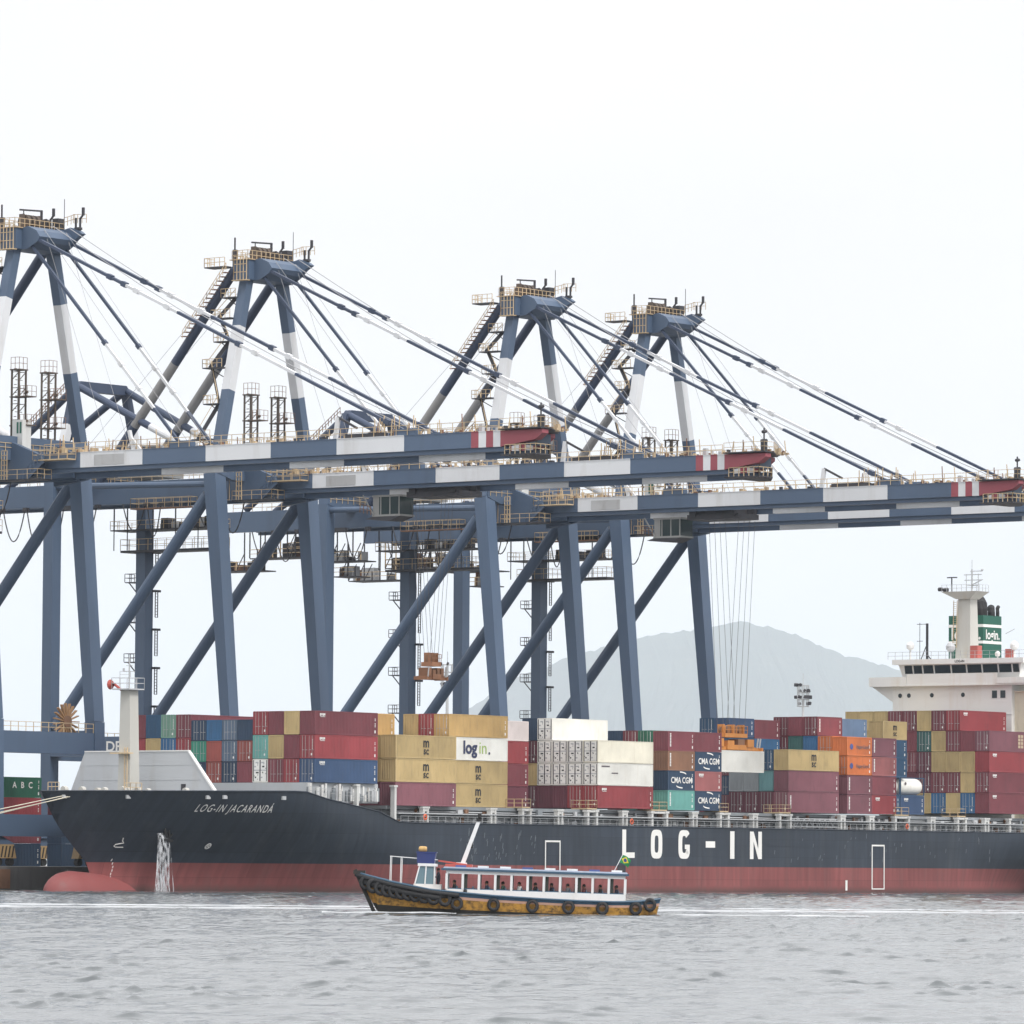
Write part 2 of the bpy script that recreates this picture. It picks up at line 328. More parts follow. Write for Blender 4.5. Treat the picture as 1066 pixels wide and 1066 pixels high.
def hill(name, D, pts, rough, colr, depth):
    xs = [p[0] for p in pts]; hs = [p[1] for p in pts]; n1, n2 = 520, 27
    g = np.linspace(xs[0], xs[-1], n1); base = np.interp(g, xs, hs)
    prof = base.copy(); r2 = np.random.default_rng(5)
    for k in range(1, 60):
        f = k * k * .10 + k; prof += rough * r2.normal() / (k ** .8) * np.sin(g / (xs[-1] - xs[0]) * f * 6.28 + r2.random() * 6.28)
    prof += r2.normal(0, rough * .16, n1)
    vs_, fs = [], []
    nz_ = r2.normal(0, 1, (n1, n2))
    for i in range(n1):
        for j in range(n2):
            t = j / (n2 - 1); s_ = 1 - abs(2 * t - 1)
            vs_.append((g[i] + 40 * math.sin(j * .8 + i * .05), D + depth * (t - .5), max(0, prof[i]) * s_ ** .8 + (rough * 1.3 * nz_[i, j] * s_ * (1 - s_)) - 2))
    for i in range(n1 - 1):
        for j in range(n2 - 1):
            a = i * n2 + j; fs.append((a, a + n2, a + n2 + 1, a + 1))
    me = bpy.data.meshes.new(name); me.from_pydata(vs_, [], fs); me.materials.append(colr); o = bpy.data.objects.new(name, me); col.objects.link(o); return tag(o, kind='structure')
WOOD = paint('forest_slope', (.045, .065, .04), .9, .3, .6, (.12, .11, .07), .004, 1)
hill('hills', 36000, [(-5000, 30), (-2600, 40), (-1700, 150), (-1000, 480), (-600, 780), (-260, 1021), (0, 1202), (216, 1269), (407, 1356), (650, 1409), (954, 1489), (1152, 1508), (1259, 1526), (1489, 1572), (1620, 1544), (1745, 1508), (2108, 1356), (2443, 1265), (3241, 1008), (4681, 684), (7562, 450)], 15, WOOD, 8000)
b = MB(); b.hexa([(-9000, 31000, -3), (9000, 31000, -3), (9000, 42000, -3), (-9000, 42000, -3)], [(-9000, 31000, 3), (9000, 31000, 3), (9000, 42000, 8), (-9000, 42000, 8)]); tag(b.build('terrain', WOOD), kind='structure')
# the moist air between here and the hills
b = MB(); b.box((-30000, -3000, -8), (30000, 47000, 1800)); hz = b.build('haze', []); tag(hz, kind='stuff')
hm = bpy.data.materials.new('haze_air'); hm.use_nodes = True; hn = hm.node_tree; hn.nodes.remove(hn.nodes['Principled BSDF'])
pv = hn.nodes.new('ShaderNodeVolumePrincipled'); pv.inputs['Color'].default_value = (.86, .93, 1, 1); pv.inputs['Density'].default_value = 2.9e-5; pv.inputs['Anisotropy'].default_value = .0
hn.links.new(pv.outputs[0], hn.nodes['Material Output'].inputs['Volume']); hz.data.materials.append(hm)

# ================================================================== the container ship
CL = -14.5                                   # centre line
ship = thing('container_ship', 'long black and red container ship moored along the quay, stacked with coloured boxes', 'ship', W(CL, 0, 0))
lerp = np.interp
def top_z(y): return float(lerp(y, [-60, -37.5, -30, -16, -8, -6, -2, 8.2, 12, 12.1, 400], [11.9, 11.9, 12.0, 12.15, 12.25, 12.2, 11.4, 9.96, 8.75, 8.66, 8.66]))
def hb(y, z):
    ys = lerp(z, [-2, 2, 3.4, 5.5, 8, 11.25, 12.3], [-28, -28.3, -29, -31.6, -34.4, -36.8, -37.4])
    Ln = lerp(z, [0, 5, 12], [52, 46, 34]); n = lerp(z, [0, 5, 12], [1.5, 1.8, 2.5])
    t = min(1, max(0, (y - ys) / Ln)); f = 1 - (1 - t) ** n
    if y > 132:
        t2 = min(1, (y - 132) / 54.); zz = min(1, max(0, z / 8.)); f *= 1 - .95 * t2 ** 1.7 * (1 - zz * zz * (3 - 2 * zz))
    return 15.1 * f
stat = [-37.4, -37.2, -36.8, -36.2, -35.4, -34.4, -33.2, -32, -30.6, -29, -27, -25, -22.5, -20, -17, -14, -11, -8, -6, -4, -2, 1, 4, 8.2, 12, 16, 22, 30] + list(range(40, 130, 10)) + list(range(132, 187, 3))
lev = [-1.5, -.4, .8, 2, 3.48, 4.8, 6.2, 7.6, 8.6]
def hull_side(sg, mb):
    rows = []
    for y in stat:
        tz = top_z(y); zs = lev + [8.6 + (tz - 8.6) * k / 4 for k in (1, 2, 3, 4)]
        rows.append([(sg * hb(y, z), y if hb(y, z) > 0 else max(y, float(lerp(z, [-2, 2, 3.4, 5.5, 8, 11.25, 12.3], [-28, -28.3, -29, -31.6, -34.4, -36.8, -37.4]))), z) for z in zs])
    for a, b in zip(rows[:-1], rows[1:]):
        for k in range(len(a) - 1):
            q = [a[k], b[k], b[k + 1], a[k + 1]]
            if (Vector(q[0]) - Vector(q[1])).length < 1e-4 and (Vector(q[2]) - Vector(q[3])).length < 1e-4: continue
            mb.face(q if sg > 0 else q[::-1], 1 if lev[min(k, 8)] < 3.4 and k < 4 else 0)
    return rows
mb = MB(); r1 = hull_side(1, mb); r2 = hull_side(-1, mb)
mb.face([p for p in r1[-1]] + [p for p in r2[-1][::-1]])           # transom
hull = mb.build('hull', [HULL, BOOT], ship, smooth=False)
bm_ = hull.data
import bmesh
bm = bmesh.new(); bm.from_mesh(bm_); bmesh.ops.remove_doubles(bm, verts=bm.verts, dist=.002)
for f in bm.faces: f.smooth = True
for e in bm.edges:
    if len(e.link_faces) == 2 and e.calc_face_angle(0) > .6: e.smooth = False
bm.to_mesh(bm_); bm.free()
# bulbous bow
mb = MB(); n1, n2 = 28, 20; rows = []
for i in range(n1):
    t = i / (n1 - 1); y = -36.0 + 20 * t
    r = math.sqrt(max(0, 1 - (1 - min(1, t / .22)) ** 2)) if t < .22 else 1 - .12 * (t - .22)
    rows.append([(2.35 * r * math.sin(a) * (1 + .25 * t), y, -.35 + (2.95 * r * math.cos(a) - .9 * t * r)) for a in [2 * math.pi * k / n2 for k in range(n2)]])
for a, b in zip(rows[:-1], rows[1:]):
    for k in range(n2): mb.face([a[k], b[k], b[(k + 1) % n2], a[(k + 1) % n2]])
o = mb.build('bulbous_bow', paint('bulb_red_antifouling', (.235, .062, .060), .65, .14, .6, (.18, .09, .085), .35, 1), ship, smooth=True)
bm = bmesh.new(); bm.from_mesh(o.data); bmesh.ops.remove_doubles(bm, verts=bm.verts, dist=.01); bm.to_mesh(o.data); bm.free()
for p in o.data.polygons: p.use_smooth = True
# rubbing strake seam and gunwale
mb = MB()
for sg in (1,):
    pts = [(sg * (hb(y, top_z(y)) + .03), y, top_z(y)) for y in stat if y < 130] + [(15.13, 186, 8.66)]
    mb.path(pts, .09, 5)
mb.build('gunwale', HULL, ship)
mb = MB(); mb.box((15.0, 20, 6.28), (15.128, 140, 6.34)); mb.build('hull_seam', HULL, ship)
# decks
mb = MB()
for y0, y1 in zip(stat[:-1], stat[1:]):
    if y1 <= -5.9: z0 = z1 = 11.0
    elif y0 >= 12: z0 = z1 = 8.45
    else: z0 = top_z(y0) - .9 if y0 > -6 else 11; z1 = top_z(y1) - .9 if y1 < 12 else 8.45
    a, b_ = hb(y0, z0) - .05, hb(y1, z1) - .05
    if a < .1 and b_ < .1: continue
    mb.face([(-a, y0, z0), (a, y0, z0), (b_, y1, z1), (-b_, y1, z1)])
mb.build('deck', COAM, ship)
# hull marks
def on_hull(y0, zc, sl=0.):
    return lambda x, y: (hb(y0 + x, zc + y) + .03, y0 + x, zc + y)
text('ship_name', 'LOG-IN JACARANDÁ', 1.28, LETW, ship, None, None, .004, .70, mapf=on_hull(-16.0, 10.0), shear=.10, space=1.25)
def ring(cx, cz, wx, wz, st, n=28, a0=0., a1=2 * math.pi):
    mb = MB(); e = .55
    def pt(t, u, v): c, s_ = math.cos(t), math.sin(t); return (15.15, cx + u * math.copysign(abs(c) ** e, c), cz + v * math.copysign(abs(s_) ** e, s_))
    for k in range(n):
        t0, t1 = a0 + (a1 - a0) * k / n, a0 + (a1 - a0) * (k + 1) / n
        mb.face([pt(t0, wx, wz), pt(t1, wx, wz), pt(t1, wx - st, wz - st * .9), pt(t0, wx - st, wz - st * .9)])
    return mb
def lbox(mb, y0, y1, z0, z1): mb.face([(15.15, y0, z0), (15.15, y1, z0), (15.15, y1, z1), (15.15, y0, z1)])
zb, zt = 4.55, 8.25; zm = (zb + zt) / 2; hh = (zt - zb) / 2
mb = MB(); lbox(mb, 58.65, 59.5, zb, zt); lbox(mb, 59.5, 61.4, zb, zb + .72); mb.build('hull_letter', LETW, ship)
ring(66.25, zm, 1.28, hh + .05, .86).build('hull_letter', LETW, ship)
mb = ring(72.45, zm, 1.3, hh + .05, .86, 26, .62, 2 * math.pi - .45); lbox(mb, 72.6, 73.72, zm - .62, zm - .02); lbox(mb, 72.95, 73.72, zm - 1.2, zm - .62); mb.build('hull_letter', LETW, ship)
mb = MB(); lbox(mb, 77.35, 79.5, 6.02, 6.86); mb.build('hull_dash', LETW, ship)
mb = MB(); lbox(mb, 82.95, 83.95, zb, zt); mb.build('hull_letter', LETW, ship)
mb = MB(); lbox(mb, 87.55, 88.4, zb, zt); lbox(mb, 89.5, 90.35, zb, zt)
mb.face([(15.155, 88.4, zt), (15.155, 87.75, zt), (15.155, 89.5, zb), (15.155, 90.15, zb)]); mb.build('hull_letter', LETW, ship)
for (y0, y1, z0, z1, sh) in ((42, 45.3, 1.0, 6.7, 0), (116.85, 120.05, .5, 6.7, 1)):
    mb = MB(); lbox(mb, y0, y0 + .22, z0, z1); lbox(mb, y1 - .22, y1, z0, z1); lbox(mb, y0 + .22, y1 - .22, z1 - .22, z1)
    if sh: lbox(mb, y0 + .22, y1 - .22, z0, z0 + .15)
    mb.build('tug_mark', LETW, ship)
mb = MB(); lbox(mb, 110.4, 110.9, .35, 1.75); mb.build('draught_mark', LETW, ship)
mb = MB()
for k in range(9):
    y = -26.4 + .2 * math.sin(k * .9) + k * .12; z = 3.9 - k * .42; mb.face([(hb(y, z) + .05, y, z), (hb(y + .1, z) + .05, y + .1, z), (hb(y + .1, z - .28) + .05, y + .1, z - .28), (hb(y, z - .28) + .05, y, z - .28)])
mb.build('draught_mark', LETW, ship)
def hpoly(name, pts, yc, zc, wd=.16):
    mb = MB(); mb.path([(hb(yc + a, zc + b) + .03, yc + a, zc + b) for a, b in pts], wd / 2, 4); mb.build(name, LETW, ship)
hpoly('bulb_mark', [(.55, 0), (-.3, 0), (-.55, .12), (-.5, .32), (-.1, .42), (.3, .5), (.0, .75), (-.15, 1.15)], -26.5, 5.3, .14)
hpoly('thruster_mark', [(.3 * math.cos(t), .3 * math.sin(t)) for t in np.linspace(0, 6.28, 13)], -16.15, 5.5, .12)
hpoly('thruster_mark', [(-.2, -.2), (.2, .2)], -16.15, 5.5, .1); hpoly('thruster_mark', [(-.2, .2), (.2, -.2)], -16.15, 5.5, .1)
for k in range(80):      # pale scuffs
    y = random.choice([random.uniform(24, 40), random.uniform(92, 150)]); z = random.uniform(3.9, 7.6); h = random.uniform(.15, .8)
    if k == 0: sm = MB()
    sm.face([(15.13, y, z), (15.13, y + .09, z), (15.13, y + .2, z + h), (15.13, y + .1, z + h)])
sm.build('hull_scuffs', paint('scuff', (.16, .18, .2), .7, .1, .2), ship)
mb = MB()
for (y, z) in ((-35, 11.25), (-29.2, 11.3), (-20.5, 11.35), (-18.4, 11.4), (-9.8, 11.4)):
    x = hb(y, z); mb.box((x - .1, y - .35, z - .22), (x + .12, y + .35, z + .22))
mb.build('fairlead', GALV, ship)
# anchor pocket
y, z = -22.2, 7.2; x = hb(y, z)
mb = MB(); mb.lathe([(.0, .0), (.75, .02), (.8, .16), (.62, .2)], (x - .05, y, z), 'x', 14); mb.build('hawse_pipe', BLACK, ship)
mb = MB(); mb.beam((x + .12, y, z + .2), (x + .02, y + .1, z - 1.3), .22, .22); mb.beam((x + .05, y - .7, z - 1.0), (x - .05, y + .8, z - 1.1), .3, .3); mb.build('anchor', BLACK, ship)
# transverse breakwater across the forecastle, behind the mast
mb = MB(); mb.prism([(-12.9, 10.95), (10.9, 10.95), (10.6, 12.1), (6.4, 16.95), (-10.3, 16.95), (-12.6, 12.1)], 'y', -18.0, -17.7)
for x in (-8, -4, 0, 4): mb.prism([(-17.7, 11), (-15.6, 11), (-17.7, 16.5)], 'x', x - .1, x + .1)
mb.build('breakwater', SHIPG, ship)
mb = MB(); mb.prism([(6.42, 16.93), (6.6, 16.93), (11.0, 11.9), (10.7, 11.9)], 'y', -18.08, -17.6); mb.prism([(-10.3, 16.95), (6.5, 16.95), (6.5, 17.1), (-10.3, 17.1)], 'y', -18.08, -17.6); mb.build('breakwater_edge', SHIPW, ship)
mb = MB(); mb.box((5.4, -18.06, 11.0), (6.1, -18.0, 13.0)); mb.build('breakwater_door', DARK, ship)
mb = MB()
for z in (13.5, 15.3): mb.box((-11, -18.03, z), (8.6, -18.0, z + .05))
mb.build('weld_seam', SHIPG, ship)
# mooring gear on the forecastle edge
mb = MB()
for k in range(12):
    y = random.uniform(-34, -20); x = hb(y, 12) - random.uniform(.9, 4); z = 12.1
    mb.tube((x, y - .3, z), (x, y + .3, z), random.uniform(.25, .45), 8)
mb.build('mooring_winch', MASTG, ship)
mb = MB()
for (y0, y1) in ((-36.6, -35.7), (-29.9, -28.2)): mb.rail([(hb(y, 12) - .12, y, 11.9) for y in np.linspace(y0, y1, 4)], 1.05, .5, .09)
mb.build('railing', YEL, ship)
# foremast
mb = MB(); mb.hexa([(-1.0, -22.4, 11), (1.0, -22.4, 11), (1.0, -20.6, 11), (-1.0, -20.6, 11)], [(-.75, -22.3, 24.3), (.75, -22.3, 24.3), (.75, -20.8, 24.3), (-.75, -20.8, 24.3)])
fm = mb.build('foremast', MASTG, ship)
mb = MB(); mb.deckrail(-1.4, 1.4, -23.2, -20.4, 24.5, 1.3); mb.rail([(-.8, -22.4, 25.8), (.9, -22.4, 25.8)], .8); mb.build('mast_platform', GALV, fm)
mb = MB(); mb.tube((0, -21.6, 24.5), (0, -21.6, 28.3), .09, 6); mb.beam((-.9, -21.6, 26.6), (.9, -21.6, 26.6), .08, .08); mb.beam((-.5, -21.6, 27.3), (.5, -21.6, 27.3), .06, .06); mb.tube((-.9, -21.6, 26.6), (-.9, -21.6, 27), .14, 6); mb.build('aerial', GALV, fm)
mb = MB(); mb.tube((-1.6, -22.6, 25.1), (-.4, -21.9, 24.0), .16, 8); mb.lathe([(.0, -.1), (.62, 0), (.5, .2), (.2, .5)], (-1.9, -22.9, 25.0), 'x', 12); mb.build('fog_horn', paint('horn_red', (.42, .07, .05)), fm)
mb = MB()
for s_ in (-.22, .22): mb.tube((.5 + s_, -22.65, 11), (.5 + s_, -22.6, 17.4), .06, 5)
for k in range(21): mb.beam((.28, -22.65, 11.2 + .3 * k), (.72, -22.65, 11.2 + .3 * k), .05, .05)
mb.box((-1.6, -23.2, 16.6), (1.5, -22.4, 16.75)); mb.build('ladder', YEL, fm)
# hatch coamings, deck house under the first bay, lashing posts
mb = MB(); mb.box((-14, -4.6, 11), (14.0, 9.2, 13.38)); mb.build('forward_hatch', SHIPG, ship)
mb = MB(); rg = random.Random(21)
for k in range(46): y = rg.uniform(-5, 8.8); h = rg.uniform(.3, 1.6); mb.box((14.02, y, 11.2), (14.1 + rg.random() * .25, y + rg.uniform(.12, .5), 11.6 + h), rg.choice([0, 0, 1, 2, 2]))
for y in (-4.4, -1.5, 1.2): mb.box((14.0, y, 11.2), (14.4, y + .3, 13.3), 2)
mb.rail([(14.6, -5, 12.0), (14.6, 8, 11.0)], .9, 1.1, .05, 1); mb.build('hatch_gear', [COAM, GALV, SHIPW, RUST], ship)
bays = [(11.6, 38.4), (39.4, 67), (68.9, 96), (96.6, 124.3), (125.4, 160.5)]
for (a, b_) in bays:
    mb = MB(); mb.box((-12.4, a + .3, 8.45), (12.4, b_ - .3, 10.35)); mb.box((-13.4, a, 10.35), (13.4, b_, 10.78)); mb.build('hatch_cover', COAM, ship)
mb = MB(); mb.box((13.6, 12.2, 9.78), (14.9, 160, 9.92)); mb.rail([(14.95, 12.6, 8.45), (14.95, 160, 8.45)], 1.05, 1.5, .055)
mb.build('side_walkway', GALV, ship)
single = [4.4, 11.8, 37.9, 39.5, 51.8, 53.7, 65.9, 69.2, 81.4, 83.2, 95.3, 97.8, 123.5, 126.8, 139.4, 141.4, 153]
double = [17.9, 31.7, 45.8, 59.8, 75.5, 89.4, 110.4, 117.5, 132.9, 146.9]
def post_z(y): return (8.45, 10.72) if y > 12 else (float(lerp(y, [-6, 8, 12], [11.3, 9.2, 8.5])), 13.3)
for y in single:
    z0, z1 = post_z(y); mb = MB(); mb.box((14.1, y - .2, z0), (14.75, y + .2, z1)); mb.box((14.05, y - .38, z1 - .25), (14.8, y + .38, z1)); mb.box((14.0, y - .32, z0), (14.85, y + .32, z0 + .18)); mb.build('lashing_post', POST, ship)
for y in double:
    z0, z1 = post_z(y); mb = MB()
    for s_ in (-.42, .42): mb.box((14.1, y + s_ - .17, z0), (14.75, y + s_ + .17, z1 - .22))
    mb.box((14.05, y - .72, z1 - .22), (14.8, y + .72, z1)); mb.box((14.1, y - .25, z1 - .6), (14.7, y + .25, z1 - .22)); mb.box((14.05, y - .68, z0 - .01), (14.8, y + .68, z0 + .16)); mb.build('lashing_post', POST, ship)
for a, b_ in ((37.9, 39.5), (51.8, 53.7), (65.9, 69.2), (81.4, 83.2), (95.3, 97.8), (123.5, 126.8), (139.4, 141.4)):
    mb = MB(); mb.box((14.2, a + .2, 10.42), (14.7, b_ - .2, 10.68)); mb.build('lashing_post_beam', POST, ship)
    mb = MB(); mb.deckrail(12.0, 14.6, a - .1, b_ + .1, 10.95, 1.0); mb.build('lashing_platform', YEL if int(a) % 2 else RUST, ship)
mb = MB()                                   # clutter on the side deck: pipes, boxes, drums
for k in range(150):
    y = random.uniform(13, 158); h = random.uniform(.3, 1.1); wd = random.uniform(.2, .9); mb.box((13.0, y, 8.45), (13.5 + random.random() * .4, y + wd, 8.45 + h), random.choice([0, 0, 1, 2, 3]))
for z in (8.9, 9.2, 10.1): mb.tube((13.3, 13, z), (13.3, 158, z), .09, 6, 1)
for k in range(60): y = random.uniform(13, 158); mb.box((13.45, y, 9.95), (13.75, y + random.uniform(.2, 1.2), 10.1 + random.random() * .5), random.choice([0, 1, 2]))
dc = mb.build('deck_gear', [COAM, GALV, RUST, SHIPW], ship)
mb = MB()
for (y, z) in ((17.5, 9.4), (61, 9.3), (126, 9.3)): mb.lathe([(.34, -.07), (.42, 0), (.34, .07), (.22, .07), (.18, 0), (.22, -.07), (.34, -.07)], (14.95, y, z), 'x', 14)
mb.build('lifebuoy', paint('lifebuoy_orange', (.62, .12, .05)), ship)
mb = MB()                                   # warren girder stowed along the rail
for k in range(9): mb.beam((14.2, 98.6 + k * 1.25, 9.1), (14.2, 99.2 + k * 1.25, 10.1), .1, .1); mb.beam((14.2, 99.2 + k * 1.25, 10.1), (14.2, 99.85 + k * 1.25, 9.1), .1, .1)
mb.beam((14.2, 98.6, 10.12), (14.2, 110, 10.12), .14, .14); mb.beam((14.2, 98.6, 9.08), (14.2, 110, 9.08), .14, .14); mb.build('stowed_gangway', GALV, ship)
# accommodation block: lx = p + 14.5
SY = 162.
mb = MB(); mb.box((-11.6, SY, 8.45), (9.2, SY + 15, 30.3)); acc = mb.build('accommodation', SHIPW, ship)
mb = MB(); mb.box((9.2, SY + .8, 8.45), (13.6, SY + 15, 29.2)); mb.box((9.2, SY + .6, 29.2), (13.9, SY + 15, 29.4)); mb.build('side_house', paint('ship_cream_paint', (.72, .66, .52), .5, .04, .3), ship)
mb = MB()
for z in (12.5, 15.2, 17.9, 20.6, 23.3, 26.0): mb.box((-11.7, SY - .06, z), (9.25, SY, z + .1))
mb.build('deck_edge', SHIPW, acc)
for x in (-10.3, -8.75, -4.7, .75):
    mb = MB(); mb.lathe([(.0, -.05), (.32, -.05), (.34, 0)], (x, SY, 28.95), 'y', 14); mb.build('porthole', GLASS, acc)
for x in (6.25, 7.7):
    mb = MB(); mb.box((x - .42, SY - .05, 28.4), (x + .42, SY, 29.5)); mb.build('window', GLASS, acc)
for x in (-10.3, -6, -1.5, 3, 6.9):
    for z in (24.2,):
        mb = MB(); mb.box((x - .35, SY - .05, z - .5), (x + .35, SY, z + .5)); mb.build('window', GLASS, acc)
mb = MB()                                    # wing deck and slanting undersides
mb.box((-15.4, SY - .6, 30.3), (15.4, SY + 4.5, 30.55)); mb.box((-15.4, SY - .6, 30.55), (-8.9, SY - .5, 31.7)); mb.box((-15.5, SY - .6, 30.55), (-15.4, SY + 4.5, 31.7)); mb.box((7.0, SY - .7, 30.55), (15.4, SY - .6, 31.4)); mb.box((-8.8, SY - .55, 30.45), (7.0, SY - .45, 32.1))
mb.prism([(-15.4, 30.3), (-11.6, 30.3), (-11.6, 27.9)], 'y', SY + .2, SY + .55); mb.build('bridge_wing', SHIPW, ship)
br = MB(); br.hexa([(-9.6, SY + .3, 30.55), (10.2, SY + .3, 30.55), (10.2, SY + 9, 30.55), (-9.6, SY + 9, 30.55)], [(-10.4, SY - .3, 33.5), (11.0, SY - .3, 33.5), (11.0, SY + 9, 33.5), (-10.4, SY + 9, 33.5)])
br.box((-11.3, SY - .7, 33.5), (11.6, SY + 9.5, 34.25)); brid = br.build('bridge', SHIPW, ship)
xs_ = [-9.5, -7.9, -6.2, -4.2, -1.2, 1.5, 4.2, 7.0, 9.4, 10.7]
for a, b_ in zip(xs_[:-1], xs_[1:]):
    zt0 = 33.35; yb = lambda z: SY + .3 - .6 * (z - 30.55) / 2.95 - .05
    mb = MB(); mb.hexa([(a + .14, yb(32.15) , 32.15), (b_ - .14, yb(32.15), 32.15), (b_ - .14, yb(32.15) + .06, 32.15), (a + .14, yb(32.15) + .06, 32.15)], [(a + .14, yb(zt0), zt0), (b_ - .14, yb(zt0), zt0), (b_ - .14, yb(zt0) + .06, zt0), (a + .14, yb(zt0) + .06, zt0)]); mb.build('window', GLASS, brid)
mb = MB(); mb.rail([(-12.2, SY - .4, 34.25), (12, SY - .4, 34.25), (12, SY + 9, 34.25)], 1.1, 1.3, .06); mb.build('railing', GALV, brid)
text('bridge_sign', 'LOG-IN', .5, BLACK, brid, (.6, SY - .72, 33.85), ROT_Q, .03)
for (x, r, h, mt) in ((-9.5, .62, 1.6, SHIPW), (-2.4, .72, 1.2, GALV), (8.7, .66, 1.3, SHIPW), (5.8, .4, .4, SHIPW)):
    mb = MB(); mb.tube((x, SY + 1.5, 34.25), (x, SY + 1.5, 34.25 + h), .13, 6); mb.lathe([(0, r * 2), (r * .6, r * 1.8), (r, r * 1.15), (r * .95, r * .5), (.3, 0)], (x, SY + 1.5, 34.25 + h - .1), 'z', 14); mb.build('radome', mt, brid)
mb = MB(); mb.beam((-6.2, SY + 1, 34.25), (-6.2, SY + 1, 39.6), .28, .28); mb.beam((-6.2, SY + 1, 35), (-5.5, SY + 1, 34.25), .12, .12); mb.beam((-8, SY + 1, 39.5), (-6, SY + 1, 39.5), .08, .08); mb.beam((-8, SY + 1, 37), (-7, SY + 1, 37), .08, .08); mb.beam((-7.5, SY + 1, 34.25), (-7.5, SY + 1, 39.7), .06, .06); mb.beam((-6.4, SY + 1, 36.2), (-7.3, SY + 1, 34.25), .1, .1); mb.build('aerial', DARK, brid)
mb = MB(); mb.box((1.2, SY + 1.2, 34.25), (2.5, SY + 2.4, 36.2)); mb.box((7.3, SY + 1.2, 34.25), (8.0, SY + 2.4, 35.6)); mb.build('deck_locker', paint('locker_red', (.40, .10, .08)), brid)
# radar mast
rm = MB(); rm.hexa([(-2.7, SY + 3.2, 34.25), (-.1, SY + 3.2, 34.25), (-.1, SY + 5.6, 34.25), (-2.7, SY + 5.6, 34.25)], [(-2.3, SY + 3.4, 44), (-.2, SY + 3.4, 44), (-.2, SY + 5.2, 44), (-2.3, SY + 5.2, 44)])
rm.hexa([(-2.5, SY + 3, 43.2), (0, SY + 3, 43.2), (0, SY + 5.5, 43.2), (-2.5, SY + 5.5, 43.2)], [(-4.8, SY + 2.5, 44.3), (1.5, SY + 2.5, 44.3), (1.5, SY + 6, 44.3), (-4.8, SY + 6, 44.3)])
rmo = rm.build('radar_mast', MASTG, ship)
mb = MB(); mb.rail([(-4.7, SY + 2.6, 44.3), (1.4, SY + 2.6, 44.3), (1.4, SY + 5.9, 44.3)], 1.0, .9, .06); mb.build('railing', GALV, rmo)
mb = MB(); mb.tube((-.3, SY + 4, 44.3), (-.3, SY + 4, 47.6), .13, 6)
for z, x0, x1 in ((45.2, -1.1, .8), (46.0, -1.6, 1.2), (46.8, -1.7, 1.4), (47.3, -.6, 1.5)): mb.beam((x0, SY + 4, z), (x1, SY + 4, z), .12, .12)
for x in (-1.3, .8): mb.beam((x, SY + 4, 44.3), (x, SY + 4, 46.9), .08, .08)
mb.tube((-.3, SY + 4, 47.6), (-.3, SY + 4, 49.0), .05, 5); mb.lathe([(0, -.2), (.25, 0), (0, .2)], (1.5, SY + 4, 47.5), 'z', 8); mb.beam((-.5, SY + 4, 45.2), (2.2, SY + 3, 46), .14, .1)
mb.build('aerial', GALV, rmo)
mb = MB(); mb.tube((-4.6, SY + 3, 44.6), (-3.9, SY + 3, 44.6), .32, 8); mb.tube((-5.5, SY + 3, 44.7), (-4.9, SY + 3, 44.7), .3, 8); mb.tube((-3.2, SY + 3, 44.3), (-3.2, SY + 3, 46.4), .1, 6); mb.beam((-4, SY + 3, 46.4), (-2.3, SY + 3, 46.4), .2, .16); mb.build('radar_scanner', DARK, rmo)
mb = MB()
for s_ in (-.3, .3): mb.tube((-2.7 + s_, SY + 3.0, 36), (-2.6 + s_, SY + 3.1, 43), .06, 5)
for k in range(22): mb.beam((-3.0, SY + 3.0, 36.2 + .31 * k), (-2.4, SY + 3.0, 36.2 + .31 * k), .05, .05)
mb.build('ladder', YEL, rmo)
# funnel
FY = SY + 10
mb = MB(); mb.box((-8.3, FY, 30.3), (-2.2, FY + 5, 41.1)); fun = mb.build('funnel', FUNG, ship)
mb = MB()
for z in (36.9, 39.35): mb.box((-8.34, FY - .03, z), (-2.16, FY + 5.03, z + .42))
mb.build('funnel_band', LETW, fun)
text('funnel_lettering', 'login.', 2.5, LETW, fun, (-5.2, FY - .06, 38.3), ROT_Q, .02, 1.0)
text('funnel_lettering', 'login.', 2.0, LETW, fun, (-2.13, FY + 2.5, 38.2), ROT_P, .02, .9)
for (x, r, h, y) in ((-3.4, 1.0, 1.7, 1.2), (-2.7, .55, 1.0, 3), (-2.5, .28, 1.3, 4.4)):
    mb = MB(); mb.path([(x, FY + y, 41), (x, FY + y, 41 + h * .6), (x - .1, FY + y + .1, 41 + h), (x - .7 * r, FY + y + .5, 41.1 + h + r * .5)], r, 12); mb.build('exhaust_pipe', BLACK, fun)
mb = MB(); mb.tube((-1.6, FY + 5.2, 38.5), (0, FY + 5.2, 39.2), .05, 5); mb.build('aerial', GALV, fun)
# mast plaque frame by the bow thruster outlet: falling cooling water
mb = MB(); yc, zc = -22.9, 7.0
for k in range(44):
    t0 = random.random(); y = yc + random.uniform(-.5, .5); xx = hb(y, 7) + .1
    pts = []
    jy = random.gauss(0, .22); sp = random.gauss(0, .38) - (1.3 if k % 3 == 0 else 0)
    for s_ in np.linspace(0, 1, 9):
        z = zc - 7.1 * s_ ** 1.2; yy = yc + jy + sp * s_ ** .8
        pts.append((hb(yc, 7) + .15 + .7 * math.sqrt(s_) + .25 * jy, yy, z))
    mb.path(pts, random.uniform(.03, .10), 5)
SPL = paint('falling_water', (.80, .82, .85), .35, .05, 0.)
bsdf = SPL.node_tree.nodes['Principled BSDF']; bsdf.inputs['Alpha'].default_value = .17
tt = SPL.node_tree; nn = tt.nodes; tcd = nn.new('ShaderNodeTexCoord'); mpd = nn.new('ShaderNodeMapping'); mpd.inputs['Scale'].default_value = (3, 3, .6); tt.links.new(tcd.outputs['Object'], mpd.inputs[0])
